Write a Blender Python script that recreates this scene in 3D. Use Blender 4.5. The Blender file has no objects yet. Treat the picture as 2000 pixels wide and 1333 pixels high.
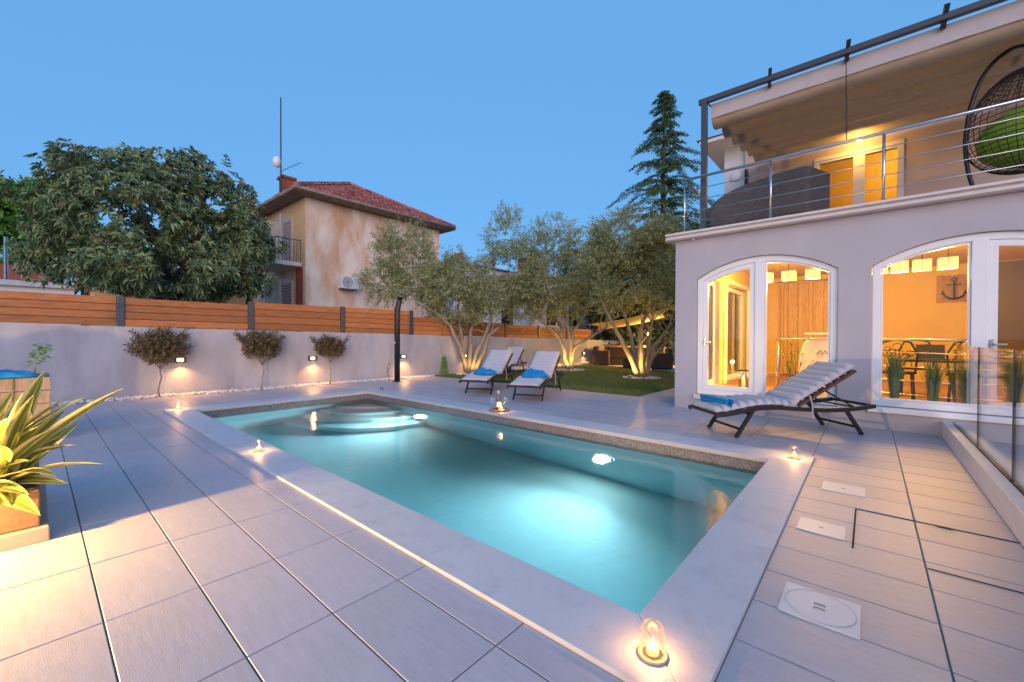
import bpy, bmesh, math, random
from mathutils import Vector, Matrix, noise
R = math.radians
random.seed(7)
sc = bpy.context.scene
COL = sc.collection
# ------------------------------------------------------------------ camera
cam_d = bpy.data.cameras.new('camera'); cam = bpy.data.objects.new('camera', cam_d); COL.objects.link(cam)
cam_d.sensor_width = 36; cam_d.lens = 14.527; cam_d.clip_start = .05; cam_d.clip_end = 3000
_f = Vector((-0.65397746, 0.75646445, -0.00866098)); _r = Vector((0.7564671, 0.65402156, 0.00365117)); _u = Vector((-0.00842645, 0.00416396, 0.99995583))
cam.matrix_world = Matrix(((_r.x, _u.x, -_f.x, 0), (_r.y, _u.y, -_f.y, 0), (_r.z, _u.z, -_f.z, 1.2), (0, 0, 0, 1)))
sc.camera = cam
# ------------------------------------------------------------------ sky and sun (just after sunset)
SUN_EL, SUN_AZ = R(2.5), R(130.84 + 186)     # azimuth measured like the camera heading, from +X
w = bpy.data.worlds.new('World'); sc.world = w; w.use_nodes = True
nt = w.node_tree; nt.nodes.clear()
wo = nt.nodes.new('ShaderNodeOutputWorld'); bg = nt.nodes.new('ShaderNodeBackground'); sky = nt.nodes.new('ShaderNodeTexSky')
sky.sky_type = 'NISHITA'; sky.sun_disc = False; sky.sun_elevation = SUN_EL; sky.sun_rotation = R(90) - SUN_AZ
sky.air_density = 1.0; sky.dust_density = .6; sky.ozone_density = 2.4
tint = nt.nodes.new('ShaderNodeMix'); tint.data_type = 'RGBA'; tint.blend_type = 'MULTIPLY'; tint.inputs[0].default_value = 1
nt.links.new(sky.outputs[0], tint.inputs[6]); tint.inputs[7].default_value = (.78, .98, 1.25, 1)
mixb = nt.nodes.new('ShaderNodeMix'); mixb.data_type = 'RGBA'; mixb.inputs[0].default_value = .62; mixb.inputs[7].default_value = (.86, 2.45, 4.85, 1)
nt.links.new(tint.outputs[2], mixb.inputs[6]); nt.links.new(mixb.outputs[2], bg.inputs[0]); bg.inputs[1].default_value = .08; nt.links.new(bg.outputs[0], wo.inputs[0])
sd = bpy.data.lights.new('sun', 'SUN'); sun = bpy.data.objects.new('sun', sd); COL.objects.link(sun)
sd.energy = .85; sd.angle = R(50); sd.color = (1, .75, .70)
sv = Vector((math.cos(SUN_AZ) * math.cos(R(14)), math.sin(SUN_AZ) * math.cos(R(14)), math.sin(R(14))))
sun.rotation_euler = sv.to_track_quat('Z', 'Y').to_euler(); sun.location = (0, 0, 30)
vs = sc.view_settings; vs.view_transform = 'Standard'; vs.look = 'None'; vs.gamma = 1; vs.use_curve_mapping = False; vs.exposure = 1.55
cy = sc.cycles; cy.use_denoising = True
try: cy.denoiser = 'OPENIMAGEDENOISE'; cy.denoising_input_passes = 'RGB_ALBEDO_NORMAL'
except Exception: pass
cy.caustics_reflective = False; cy.caustics_refractive = False; cy.max_bounces = 10; cy.diffuse_bounces = 4; cy.glossy_bounces = 4
cy.transmission_bounces = 8; cy.transparent_max_bounces = 24; cy.sample_clamp_indirect = 6; cy.use_adaptive_sampling = True; cy.adaptive_threshold = .015
# ------------------------------------------------------------------ helpers
W = {}
class MB:
    def __init__(s): s.v = []; s.f = []; s.uv = None
    def add(s, vs, fs):
        b = len(s.v); s.v += [Vector(a) for a in vs]; s.f += [tuple(b + i for i in f) for f in fs]; return s
    def box(s, x0, x1, y0, y1, z0, z1):
        return s.add([(x0,y0,z0),(x1,y0,z0),(x1,y1,z0),(x0,y1,z0),(x0,y0,z1),(x1,y0,z1),(x1,y1,z1),(x0,y1,z1)],
                     [(3,2,1,0),(4,5,6,7),(0,1,5,4),(1,2,6,5),(2,3,7,6),(3,0,4,7)])
    def beam(s, p, q, a, b, up=(0,0,1)):
        p, q = Vector(p), Vector(q); d = (q - p).normalized(); u = Vector(up)
        if abs(d.dot(u)) > .99: u = Vector((1,0,0))
        x = d.cross(u).normalized() * a / 2; y = x.cross(d).normalized() * b / 2
        return s.add([p-x-y,p+x-y,p+x+y,p-x+y,q-x-y,q+x-y,q+x+y,q-x+y], [(3,2,1,0),(4,5,6,7),(0,1,5,4),(1,2,6,5),(2,3,7,6),(3,0,4,7)])
    def tube(s, pts, rad, n=8, cap=True):
        pts = [Vector(p) for p in pts]; m = len(pts)
        if not isinstance(rad, (list, tuple)): rad = [rad] * m
        b = len(s.v); prev = None
        for i, p in enumerate(pts):
            t = (pts[min(i+1,m-1)] - pts[max(i-1,0)]).normalized()
            if prev is None: x = t.orthogonal().normalized()
            else: x = (prev - t * prev.dot(t)).normalized()
            prev = x; y = t.cross(x)
            for k in range(n):
                a = 2 * math.pi * k / n; s.v.append(p + (x * math.cos(a) + y * math.sin(a)) * rad[i])
        for i in range(m-1):
            for k in range(n):
                s.f.append((b+i*n+k, b+i*n+(k+1)%n, b+(i+1)*n+(k+1)%n, b+(i+1)*n+k))
        if cap: s.f.append(tuple(b+k for k in reversed(range(n)))); s.f.append(tuple(b+(m-1)*n+k for k in range(n)))
        return s
    def lathe(s, prof, c=(0,0,0), n=20):
        b = len(s.v); c = Vector(c)
        for r, z in prof:
            for k in range(n):
                a = 2*math.pi*k/n; s.v.append(c + Vector((r*math.cos(a), r*math.sin(a), z)))
        for i in range(len(prof)-1):
            for k in range(n): s.f.append((b+i*n+k, b+i*n+(k+1)%n, b+(i+1)*n+(k+1)%n, b+(i+1)*n+k))
        return s
    def poly(s, pts): return s.add(pts, [tuple(range(len(pts)))])
    def prism(s, pts, ax, a, b):          # outline in the two other axes, extruded along axis ax from a to b
        def P(p, t): return {0:(t,p[0],p[1]),1:(p[0],t,p[1]),2:(p[0],p[1],t)}[ax]
        n = len(pts); o = len(s.v); s.v += [Vector(P(p,a)) for p in pts] + [Vector(P(p,b)) for p in pts]
        s.f.append(tuple(o+i for i in reversed(range(n)))); s.f.append(tuple(o+n+i for i in range(n)))
        for i in range(n): s.f.append((o+i,o+(i+1)%n,o+n+(i+1)%n,o+n+i))
        return s
    def build(s, name, mat, parent=None, smooth=False, bevel=0, origin=None, kind=None, local=False):
        me = bpy.data.meshes.new(name)
        if parent is not None: org = Vector((0,0,0)) if local else W[parent.name]
        elif origin is not None: org = Vector(origin)
        else:
            xs = [v.x for v in s.v]; ys = [v.y for v in s.v]; org = Vector(((min(xs)+max(xs))/2, (min(ys)+max(ys))/2, min(v.z for v in s.v)))
        me.from_pydata([tuple(v - org) for v in s.v], [], s.f)
        if s.uv:
            ul = me.uv_layers.new(name='UVMap'); flat = [c for uv in s.uv for c in uv]; ul.data.foreach_set('uv', flat)
        me.materials.append(mat)
        if smooth: me.polygons.foreach_set('use_smooth', [True]*len(me.polygons))
        o = bpy.data.objects.new(name, me); COL.objects.link(o)
        if parent is not None: o.parent = parent; W[o.name] = Vector((0,0,0)) if local else org
        else: o.location = org; W[o.name] = org.copy()
        if bevel:
            m = o.modifiers.new('bevel', 'BEVEL'); m.width = bevel; m.segments = 2; m.limit_method = 'ANGLE'; m.angle_limit = R(40); m.harden_normals = False
        if kind: o['kind'] = kind
        return o
def tag(o, label, cat, group=None):
    o['label'] = label; o['category'] = cat
    if group: o['group'] = group
    return o
def thing(name, label, cat, loc=(0,0,0), group=None, rz=0):
    o = bpy.data.objects.new(name, None); COL.objects.link(o); o.location = loc; o.rotation_euler = (0,0,rz); o.empty_display_size = .2
    W[o.name] = Vector(loc); return tag(o, label, cat, group)
def copy_tree(o, parent=None):
    c = o.copy(); COL.objects.link(c); c.parent = parent
    for ch in list(o.children): copy_tree(ch, c)
    return c
def bx(name, mat, parent, x0,x1,y0,y1,z0,z1, bevel=0, **k): return MB().box(x0,x1,y0,y1,z0,z1).build(name, mat, parent, bevel=bevel, **k)
def lamp(parent, name, loc, energy, color, radius=.03, kind='POINT', spot=None, dir=None, blend=.6):
    l = bpy.data.lights.new(name, kind); l.energy = energy; l.color = color; l.shadow_soft_size = radius
    if kind == 'SPOT': l.spot_size = R(spot); l.spot_blend = blend
    o = bpy.data.objects.new(name, l); COL.objects.link(o); o.parent = parent; o.location = Vector(loc) - W[parent.name]
    if dir: o.rotation_euler = Vector(dir).to_track_quat('-Z','Y').to_euler()
    return o
# ------------------------------------------------------------------ materials
def mat(name, col, rough=.6, metal=0, var=.12, vs=6.0, bump=0, bs=40.0, stretch=(1,1,1), spec=.5, dark=None, rnd=0, trans=0, coord='Object', sss=0, ramp=(.3,.7)):
    m = bpy.data.materials.new(name); m.use_nodes = True; t = m.node_tree; N = t.nodes; L = t.links
    p = N['Principled BSDF']; p.inputs['Roughness'].default_value = rough; p.inputs['Metallic'].default_value = metal; p.inputs['Specular IOR Level'].default_value = spec
    if trans: p.inputs['Transmission Weight'].default_value = trans
    tc = N.new('ShaderNodeTexCoord'); mp = N.new('ShaderNodeMapping'); mp.inputs['Scale'].default_value = stretch
    L.new(tc.outputs[coord], mp.inputs[0]); oi = N.new('ShaderNodeObjectInfo')
    mu = N.new('ShaderNodeVectorMath'); mu.operation = 'MULTIPLY_ADD'; mu.inputs[1].default_value = (37,53,71)
    cb = N.new('ShaderNodeCombineXYZ'); [L.new(oi.outputs['Random'], cb.inputs[i]) for i in range(3)]
    L.new(cb.outputs[0], mu.inputs[0]); L.new(mp.outputs[0], mu.inputs[2]); vec = mu.outputs[0]
    nz = N.new('ShaderNodeTexNoise'); nz.inputs['Scale'].default_value = vs; nz.inputs['Detail'].default_value = 6; nz.inputs['Roughness'].default_value = .62; L.new(vec, nz.inputs[0])
    cr = N.new('ShaderNodeValToRGB'); d = dark or tuple(c*(1-var) for c in col); b = tuple(min(1,c*(1+var)) for c in col) if not dark else col
    cr.color_ramp.elements[0].position, cr.color_ramp.elements[1].position = ramp
    cr.color_ramp.elements[0].color = (*d,1); cr.color_ramp.elements[1].color = (*b,1); L.new(nz.outputs[0], cr.inputs[0]); out = cr.outputs[0]
    if rnd:
        hs = N.new('ShaderNodeHueSaturation'); mr = N.new('ShaderNodeMapRange'); mr.inputs[3].default_value = 1-rnd; mr.inputs[4].default_value = 1+rnd
        L.new(oi.outputs['Random'], mr.inputs[0]); L.new(mr.outputs[0], hs.inputs['Value']); L.new(out, hs.inputs['Color']); out = hs.outputs[0]
    L.new(out, p.inputs['Base Color'])
    if bump:
        n2 = N.new('ShaderNodeTexNoise'); n2.inputs['Scale'].default_value = bs; n2.inputs['Detail'].default_value = 5; L.new(vec, n2.inputs[0])
        bp = N.new('ShaderNodeBump'); bp.inputs['Strength'].default_value = bump; bp.inputs['Distance'].default_value = .01; L.new(n2.outputs[0], bp.inputs['Height']); L.new(bp.outputs[0], p.inputs['Normal'])
    return m
def emit(name, col, st):
    m = bpy.data.materials.new(name); m.use_nodes = True; N = m.node_tree.nodes; p = N['Principled BSDF']
    p.inputs['Base Color'].default_value = (*col,1); p.inputs['Emission Color'].default_value = (*col,1); p.inputs['Emission Strength'].default_value = st; return m
def glass(name, tintc=(.96,.98,.97), refl=1.0, rough=0.0):
    m = bpy.data.materials.new(name); m.use_nodes = True; N = m.node_tree.nodes; L = m.node_tree.links; N.clear()
    o = N.new('ShaderNodeOutputMaterial'); mx = N.new('ShaderNodeMixShader'); tr = N.new('ShaderNodeBsdfTransparent'); gl = N.new('ShaderNodeBsdfGlossy')
    tr.inputs[0].default_value = (*tintc,1); gl.inputs['Roughness'].default_value = rough; gl.inputs[0].default_value = (1,1,1,1)
    fr = N.new('ShaderNodeFresnel'); fr.inputs[0].default_value = 1.5; ml = N.new('ShaderNodeMath'); ml.operation = 'MULTIPLY'; ml.inputs[1].default_value = refl; ml.use_clamp = True
    L.new(fr.outputs[0], ml.inputs[0]); L.new(ml.outputs[0], mx.inputs[0]); L.new(tr.outputs[0], mx.inputs[1]); L.new(gl.outputs[0], mx.inputs[2]); L.new(mx.outputs[0], o.inputs[0]); return m
def leafmat(name, c1, c2, rough=.5, tr=.25):
    m = bpy.data.materials.new(name); m.use_nodes = True; N = m.node_tree.nodes; L = m.node_tree.links; p = N['Principled BSDF']
    g = N.new('ShaderNodeNewGeometry'); cr = N.new('ShaderNodeValToRGB'); cr.color_ramp.elements[0].color = (*c1,1); cr.color_ramp.elements[1].color = (*c2,1)
    L.new(g.outputs['Random Per Island'], cr.inputs[0]); L.new(cr.outputs[0], p.inputs['Base Color']); p.inputs['Roughness'].default_value = rough
    td = N.new('ShaderNodeBsdfTranslucent'); L.new(cr.outputs[0], td.inputs[0]); mx = N.new('ShaderNodeMixShader'); mx.inputs[0].default_value = tr
    L.new(p.outputs[0], mx.inputs[1]); L.new(td.outputs[0], mx.inputs[2]); L.new(mx.outputs[0], N['Material Output'].inputs[0]); return m
M = {}
M['tile'] = mat('deck tile', (.455,.42,.46), .42, var=.08, vs=8, bump=.12, bs=60, stretch=(1,6,1), rnd=.06, spec=.4)
M['grout'] = mat('grout', (.24,.22,.21), .9)
M['coping'] = mat('coping stone', (.56,.545,.57), .55, var=.1, vs=7, bump=.15, bs=90, rnd=.02, dark=(.45,.435,.46), ramp=(.2,.5))
M['mosaic'] = None
M['liner'] = mat('pool liner', (.78,.88,.86), .5, var=.03)
M['wall'] = mat('grey render wall', (.385,.375,.415), .85, var=.24, vs=1.6, bump=.35, bs=30, stretch=(1,1,.35))
M['white'] = mat('white render', (.74,.72,.73), .7, var=.03, bump=.12, bs=120)
M['facade'] = mat('villa facade render', (.445,.425,.47), .8, var=.06, vs=1.5, bump=.18, bs=150)
M['upfac'] = mat('upper facade render', (.62,.50,.45), .8, var=.05, vs=2, bump=.18, bs=120)
M['pvc'] = mat('white window frame', (.80,.81,.84), .35, var=.02)
M['stone'] = mat('cornice stone', (.64,.60,.59), .6, var=.07, vs=8)
M['steel'] = mat('brushed steel', (.62,.62,.63), .28, 1, var=.04)
M['anth'] = mat('anthracite metal', (.075,.082,.10), .45, .3, var=.08)
M['black'] = mat('black metal', (.012,.012,.014), .4, var=.1)
M['wood'] = mat('fence board', (.50,.19,.065), .6, var=.25, vs=5, bump=.35, bs=25, stretch=(9,.7,9), rnd=.28, dark=(.30,.10,.03))
M['darkwood'] = mat('dark oiled wood', (.085,.04,.024), .45, var=.3, vs=8, bump=.2, stretch=(1,8,8))
M['cushion'] = mat('cushion fabric', (.47,.455,.49), .95, var=.05, vs=25, bump=.3, bs=220)
M['towel'] = mat('blue towel', (.007,.235,.54), .95, var=.18, vs=15, bump=.6, bs=260)
M['gravel'] = mat('white pebble', (.66,.64,.62), .7, var=.15, vs=12)
M['planter'] = mat('planter board', (.22,.115,.06), .6, var=.25, vs=6, bump=.3, stretch=(1,8,8))
M['plinth'] = mat('planter plinth', (.36,.29,.25), .6, var=.1)
M['bark'] = mat('olive bark', (.27,.235,.19), .9, var=.3, vs=14, bump=.8, bs=30, stretch=(1,1,.4))
M['darkbark'] = mat('dark bark', (.09,.065,.05), .95, var=.3, vs=10, bump=.8, bs=25)
M['terra'] = mat('terracotta tile', (.42,.11,.08), .8, var=.4, vs=5, bump=.3, bs=30, dark=(.20,.055,.045))
M['brick'] = mat('chimney brick', (.30,.09,.055), .85, var=.2, vs=20)
M['shut'] = mat('grey shutter paint', (.55,.55,.58), .6, var=.1)
M['dim'] = mat('dark interior', (.02,.018,.018), .9)
M['acw'] = mat('air conditioner casing', (.68,.68,.70), .45, var=.05)
M['fabric'] = mat('awning canvas', (.46,.37,.28), .9, var=.06, vs=8, bump=.2, bs=50)
M['sailc'] = mat('shade sail cloth', (.55,.42,.24), .9, var=.05)
M['valance'] = mat('awning valance canvas', (.48,.45,.46), .9, var=.05, vs=8)
M['wickero'] = mat('dark wicker', (.05,.04,.045), .6, var=.5, vs=60, bump=1, bs=120)
def weave(name, a, b, sx=22, sz=60):
    m = bpy.data.materials.new(name); m.use_nodes = True; N = m.node_tree.nodes; L = m.node_tree.links; p = N['Principled BSDF']
    tc = N.new('ShaderNodeTexCoord'); se = N.new('ShaderNodeSeparateXYZ'); cb = N.new('ShaderNodeCombineXYZ'); L.new(tc.outputs['Object'], se.inputs[0])
    ad = N.new('ShaderNodeMath'); L.new(se.outputs[0], ad.inputs[0]); L.new(se.outputs[1], ad.inputs[1]); L.new(ad.outputs[0], cb.inputs[0]); L.new(se.outputs[2], cb.inputs[1])
    bk_ = N.new('ShaderNodeTexBrick'); bk_.inputs['Scale'].default_value = 1; bk_.inputs['Brick Width'].default_value = 1/sx; bk_.inputs['Row Height'].default_value = 1/sz; bk_.inputs['Mortar Size'].default_value = .004; bk_.inputs['Color1'].default_value = (*a,1); bk_.inputs['Color2'].default_value = (*b,1); bk_.inputs['Mortar'].default_value = (.035,.03,.03,1)
    L.new(cb.outputs[0], bk_.inputs[0]); L.new(bk_.outputs[0], p.inputs['Base Color']); p.inputs['Roughness'].default_value = .55
    bp = N.new('ShaderNodeBump'); bp.inputs['Distance'].default_value = .01; bp.inputs['Strength'].default_value = .8; bp.invert = True; L.new(bk_.outputs['Fac'], bp.inputs['Height']); L.new(bp.outputs[0], p.inputs['Normal']); return m
M['wicker'] = weave('dark woven wicker', (.075,.065,.067), (.13,.112,.11), 18, 40)
M['brownw'] = mat('brown rattan', (.11,.075,.055), .7, var=.4, vs=50, bump=.8, bs=90)
M['green'] = mat('lime cushion', (.20,.36,.02), .9, var=.1, vs=10)
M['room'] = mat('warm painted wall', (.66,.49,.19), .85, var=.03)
M['floorw'] = mat('oak parquet', (.34,.17,.075), .35, var=.25, vs=6, stretch=(1,9,1))
M['olivew'] = mat('olive brown darkening panel', (.06,.04,.012), .5, var=.1)
M['signb'] = mat('sign board', (.40,.25,.09), .8, var=.2, vs=8)
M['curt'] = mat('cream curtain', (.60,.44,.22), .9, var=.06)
M['glass'] = glass('window pane', (.93,.95,.94), 1.5)
M['bal'] = glass('balustrade glass', (.965,.985,.98), .55)
M['thin'] = glass('thin glass', (.97,.97,.97), .9)
M['jar'] = glass('candle glass', (.97,.95,.92), .3)
M['plate'] = mat('white cover plate', (.60,.61,.65), .4, var=.03)
M['wax'] = emit('candle wax', (1,.55,.20), .35)
M['flame'] = emit('flame', (1,.62,.20), 22)
M['bulb'] = emit('warm lamp lens', (1,.66,.28), 5)
M['shade'] = emit('pendant shade', (1,.62,.20), .55)
M['poolb'] = emit('pool lamp lens', (.86,1,.92), 70)
M['soil'] = mat('soil', (.05,.035,.025), .95, bump=.8)
M['grassb'] = mat('turf', (.085,.11,.03), .95, var=.3, vs=3, bump=.6, bs=120)
M['ground'] = mat('ground', (.12,.10,.07), .95, var=.3, vs=.6)
M['paving'] = mat('pale patio paving', (.40,.37,.35), .7, var=.08, vs=4)
M['olive'] = leafmat('olive leaves', (.20,.215,.07), (.48,.49,.24), .5)
M['loq'] = leafmat('loquat leaves', (.035,.09,.055), (.34,.42,.20), .42, .15)
M['fruit'] = leafmat('loquat fruit and buds', (.20,.12,.06), (.42,.27,.11), .6)
M['lgreen'] = leafmat('bright leaves', (.09,.24,.04), (.24,.46,.09), .5)
M['cedar'] = leafmat('cedar needles', (.05,.11,.05), (.20,.28,.10), .6, .1)
M['dkleaf'] = leafmat('dark hedge leaves', (.03,.055,.025), (.12,.16,.06), .5)
M['photin'] = leafmat('purple shrub leaves', (.085,.085,.035), (.23,.15,.085), .5)
M['grassl'] = leafmat('grass blades', (.09,.14,.03), (.22,.27,.07), .6)
M['reed'] = leafmat('pot grass', (.05,.11,.05), (.22,.28,.10), .6)
# pool waterline mosaic: small grey-brown tiles
def mosaic():
    m = bpy.data.materials.new('waterline mosaic'); m.use_nodes = True; N = m.node_tree.nodes; L = m.node_tree.links; p = N['Principled BSDF']
    tc = N.new('ShaderNodeTexCoord'); sn = N.new('ShaderNodeVectorMath'); sn.operation = 'SNAP'; sn.inputs[1].default_value = (.013,.013,.013)
    wn = N.new('ShaderNodeTexWhiteNoise'); cr = N.new('ShaderNodeValToRGB'); cr.color_ramp.elements[0].color = (.15,.135,.13,1); cr.color_ramp.elements[1].color = (.33,.30,.29,1)
    L.new(tc.outputs['Object'], sn.inputs[0]); L.new(sn.outputs[0], wn.inputs[0]); L.new(wn.outputs[0], cr.inputs[0]); L.new(cr.outputs[0], p.inputs['Base Color']); p.inputs['Roughness'].default_value = .3; return m
M['mosaic'] = mosaic()
def watermat():
    m = bpy.data.materials.new('pool water'); m.use_nodes = True; N = m.node_tree.nodes; L = m.node_tree.links; N.clear()
    o = N.new('ShaderNodeOutputMaterial'); g = N.new('ShaderNodeBsdfGlass'); g.inputs['IOR'].default_value = 1.333; g.inputs['Roughness'].default_value = .04
    tc = N.new('ShaderNodeTexCoord'); nz = N.new('ShaderNodeTexNoise'); nz.inputs['Scale'].default_value = 13; nz.inputs['Detail'].default_value = 3; L.new(tc.outputs['Object'], nz.inputs[0])
    b = N.new('ShaderNodeBump'); b.inputs['Strength'].default_value = .13; b.inputs['Distance'].default_value = .02; L.new(nz.outputs[0], b.inputs['Height']); L.new(b.outputs[0], g.inputs['Normal'])
    v = N.new('ShaderNodeVolumeAbsorption'); v.inputs[0].default_value = (.04,.58,.76,1); v.inputs[1].default_value = .34
    L.new(g.outputs[0], o.inputs['Surface']); L.new(v.outputs[0], o.inputs['Volume']); return m
M['water'] = watermat()
WARM = (1, .46, .13); AMBER = (1, .53, .10)
# ================================================================== the setting
# ground sheet far below and around; it has an opening under the pool and the terrace
PX0, PX1, PY0, PY1 = -8.20, -.715, 1.665, 4.74        # pool opening
CX0, CX1, CY0, CY1 = -8.56, -.40, 1.345, 5.1125         # outer edge of the coping
g = MB()
def ring(m, z, o, i):
    (a0,a1,b0,b1), (c0,c1,d0,d1) = o, i
    for q in ((a0,c0,b0,b1),(c1,a1,b0,b1),(c0,c1,b0,d0),(c0,c1,d1,b1)): m.poly([(q[0],q[2],z),(q[1],q[2],z),(q[1],q[3],z),(q[0],q[3],z)])
ring(g, -.06, (-900,900,-900,900), (PX0-.1,PX1+.1,PY0-.1,PY1+.1))
g.build('ground', M['ground'], origin=(0,0,-.06), kind='structure')
d = MB()
ring(d, -.009, (-10.86,2.8,-2.2,8.12), (PX0-.05,PX1+.05,PY0-.05,PY1+.05)); d.poly([(-3.55,8.12,-.009),(-2.2,8.12,-.009),(-2.2,16,-.009),(-3.55,16,-.009)])
deck = d.build('deck', M['grout'], origin=(0,0,-.009), kind='structure')
# deck tiles, 66 x 33 cm, each one laid on the bed of grout
GX, GY, TX, TY, J = .235, 1.172, .663, .3285, .0065
tiles = []
def wallx(y): return -10.9 + .07 * y
zones = [(-10.75,CX0,-2.2,8.1),(CX0,CX1,-2.2,CY0),(CX0,-.428,CY1,8.1),(CX1,.685,-2.2,CY1),(-.428,.685,CY1,8.1),(.90,2.8,-2.2,8.1),(-3.55,-2.58,8.1,15.9)]
for (x0,x1,y0,y1) in zones:
    for i in range(math.floor((x0-GX)/TX), math.ceil((x1-GX)/TX)+1):
        for j in range(math.floor((y0-GY)/TY), math.ceil((y1-GY)/TY)+1):
            a0, a1, b0, b1 = max(GX+i*TX, x0), min(GX+(i+1)*TX, x1), max(GY+j*TY, y0), min(GY+(j+1)*TY, y1)
            if a1-a0 < .03 or b1-b0 < .03: continue
            if a0 > -2.58 and b0 > 7.34: continue
            if a0 < -10.6 + .0*b0: a0 = max(a0, -10.56)
            if a1-a0 < .03: continue
            tiles.append((a0,a1,b0,b1))
def tdist(t):
    c = Vector(((t[0]+t[1])/2,(t[2]+t[3])/2,-1.2)); dd = c.normalized()
    vis = dd.dot(_f) > .45 and c.dot(_f) > .9 and abs(c.dot(_r))/max(.01,c.dot(_f)) < 1.35
    return (c.length if vis else 100 + c.length)
tiles.sort(key=tdist)
tcache = {}; rest = MB()
def tilebox(m, t, rz):
    h = J/2; c = .002; x0,x1,y0,y1 = t[0]+h, t[1]-h, t[2]+h, t[3]-h
    m.add([(x0,y0,-.012),(x1,y0,-.012),(x1,y1,-.012),(x0,y1,-.012),(x0,y0,-c),(x1,y0,-c),(x1,y1,-c),(x0,y1,-c),(x0+c,y0+c,0),(x1-c,y0+c,0),(x1-c,y1-c,0),(x0+c,y1-c,0)],
          [(8,9,10,11),(4,5,9,8),(5,6,10,9),(6,7,11,10),(7,4,8,11),(0,1,5,4),(1,2,6,5),(2,3,7,6),(3,0,4,7)])
rt = random.Random(3)
for k, t in enumerate(tiles):
    if k >= 295: tilebox(rest, t, 0); continue
    wx, wy = round(t[1]-t[0],4), round(t[3]-t[2],4); key = (wx, wy)
    if key not in tcache:
        m = MB(); tilebox(m, (0,wx,0,wy), 0); me = bpy.data.meshes.new('tile'); me.from_pydata([tuple(v) for v in m.v], [], m.f); me.materials.append(M['tile']); tcache[key] = me
    o = bpy.data.objects.new('tile', tcache[key]); COL.objects.link(o); o.parent = deck; o.location = (t[0], t[2], .009 + rt.uniform(-.0006,.0006))
rest.build('tile_field', M['tile'], deck, kind='stuff')
# lawn, patio and the white rings under the olive trees
def sheet(name, m, pts, z, kind='structure'): return MB().poly([(x,y,z) for x,y in pts]).build(name, M[m], origin=(pts[0][0],pts[0][1],z), kind=kind)
lawn = [(-10.32,8.12),(-3.56,8.12),(-3.56,13.9),(-5.2,14.8),(-9.05,16.4),(-9.75,16.6)]
sheet('lawn', 'grassb', lawn, -.004)
sheet('patio', 'paving', [(-3.56,13.92),(-3.56,21),(-9.5,21),(-9.72,16.62),(-9.05,16.42),(-5.2,14.82)], .004)
def inside(x, y, P):
    c = False; n = len(P)
    for i in range(n):
        a, b = P[i], P[(i+1)%n]
        if (a[1] > y) != (b[1] > y) and x < (b[0]-a[0])*(y-a[1])/(b[1]-a[1]) + a[0]: c = not c
    return c
rg = random.Random(11); gm = MB()
while len(gm.f) < 42000:
    x, y = rg.uniform(-10.3,-3.56), rg.uniform(8.12,16.6)
    if rg.random() > 1.25 - (y-8)/9 or not inside(x,y,lawn): continue
    a = rg.uniform(0,6.283); hh = rg.uniform(.018,.04); w_ = .005; dx, dy = math.cos(a), math.sin(a); lx, ly = rg.uniform(-.02,.02), rg.uniform(-.02,.02)
    gm.add([(x-dx*w_,y-dy*w_,-.004),(x+dx*w_,y+dy*w_,-.004),(x+lx,y+ly,hh)], [(0,1,2)])
tag(gm.build('grass', M['grassl'], origin=(-7,12,0), kind='stuff'), 'short green lawn grass under the olive trees', 'grass')
# pebbles along the foot of the garden wall and around the trees
PEB = []
for k in range(5):
    bm = bmesh.new(); bmesh.ops.create_icosphere(bm, subdivisions=1, radius=1)
    for v in bm.verts: v.co *= 1 + .25*noise.noise(v.co*1.7 + Vector((k*9,0,0))); v.co.z *= .7
    PEB.append(([v.co.copy() for v in bm.verts], [tuple(v.index for v in f.verts) for f in bm.faces])); bm.free()
def pebble(m, x, y, z, r, rr):
    vs_, fs_ = rr.choice(PEB); a = rr.uniform(0,6.28); c, s = math.cos(a), math.sin(a); sx = rr.uniform(.8,1.3)
    m.add([(x + (v.x*c*sx - v.y*s)*r, y + (v.x*s*sx + v.y*c)*r, z + v.z*r) for v in vs_], fs_)
pm = MB(); rp = random.Random(5)
for k in range(2300):
    y = rp.uniform(-1.6, 8.0); x = wallx(y) + .03 + rp.random()*.27
    pebble(pm, x, y, rp.uniform(.0,.03), rp.uniform(.015,.036), rp)
tag(pm.build('pebble_strip', M['gravel'], origin=(-10.6,3,0), kind='stuff'), 'strip of white pebbles along the foot of the grey garden wall', 'pebbles')
# ================================================================== swimming pool
pool = thing('swimming_pool', 'rectangular swimming pool with pale stone coping and lit turquoise basin', 'pool', ((PX0+PX1)/2,(PY0+PY1)/2,0))
ZB = -1.45
for nm, q in (('pool_wall',(PX0-.06,PX1+.06,PY1,PY1+.06)),('pool_wall',(PX0-.06,PX1+.06,PY0-.06,PY0)),('pool_wall',(PX0-.06,PX0,PY0,PY1)),('pool_wall',(PX1,PX1+.06,PY0,PY1))):
    bx(nm, M['liner'], pool, *q, ZB, -.26)
    bx('waterline_band', M['mosaic'], pool, q[0],q[1],q[2],q[3], -.2595, -.0305)
bx('pool_floor', M['liner'], pool, PX0-.06,PX1+.06,PY0-.06,PY1+.06, ZB-.05, ZB-.001)
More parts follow.
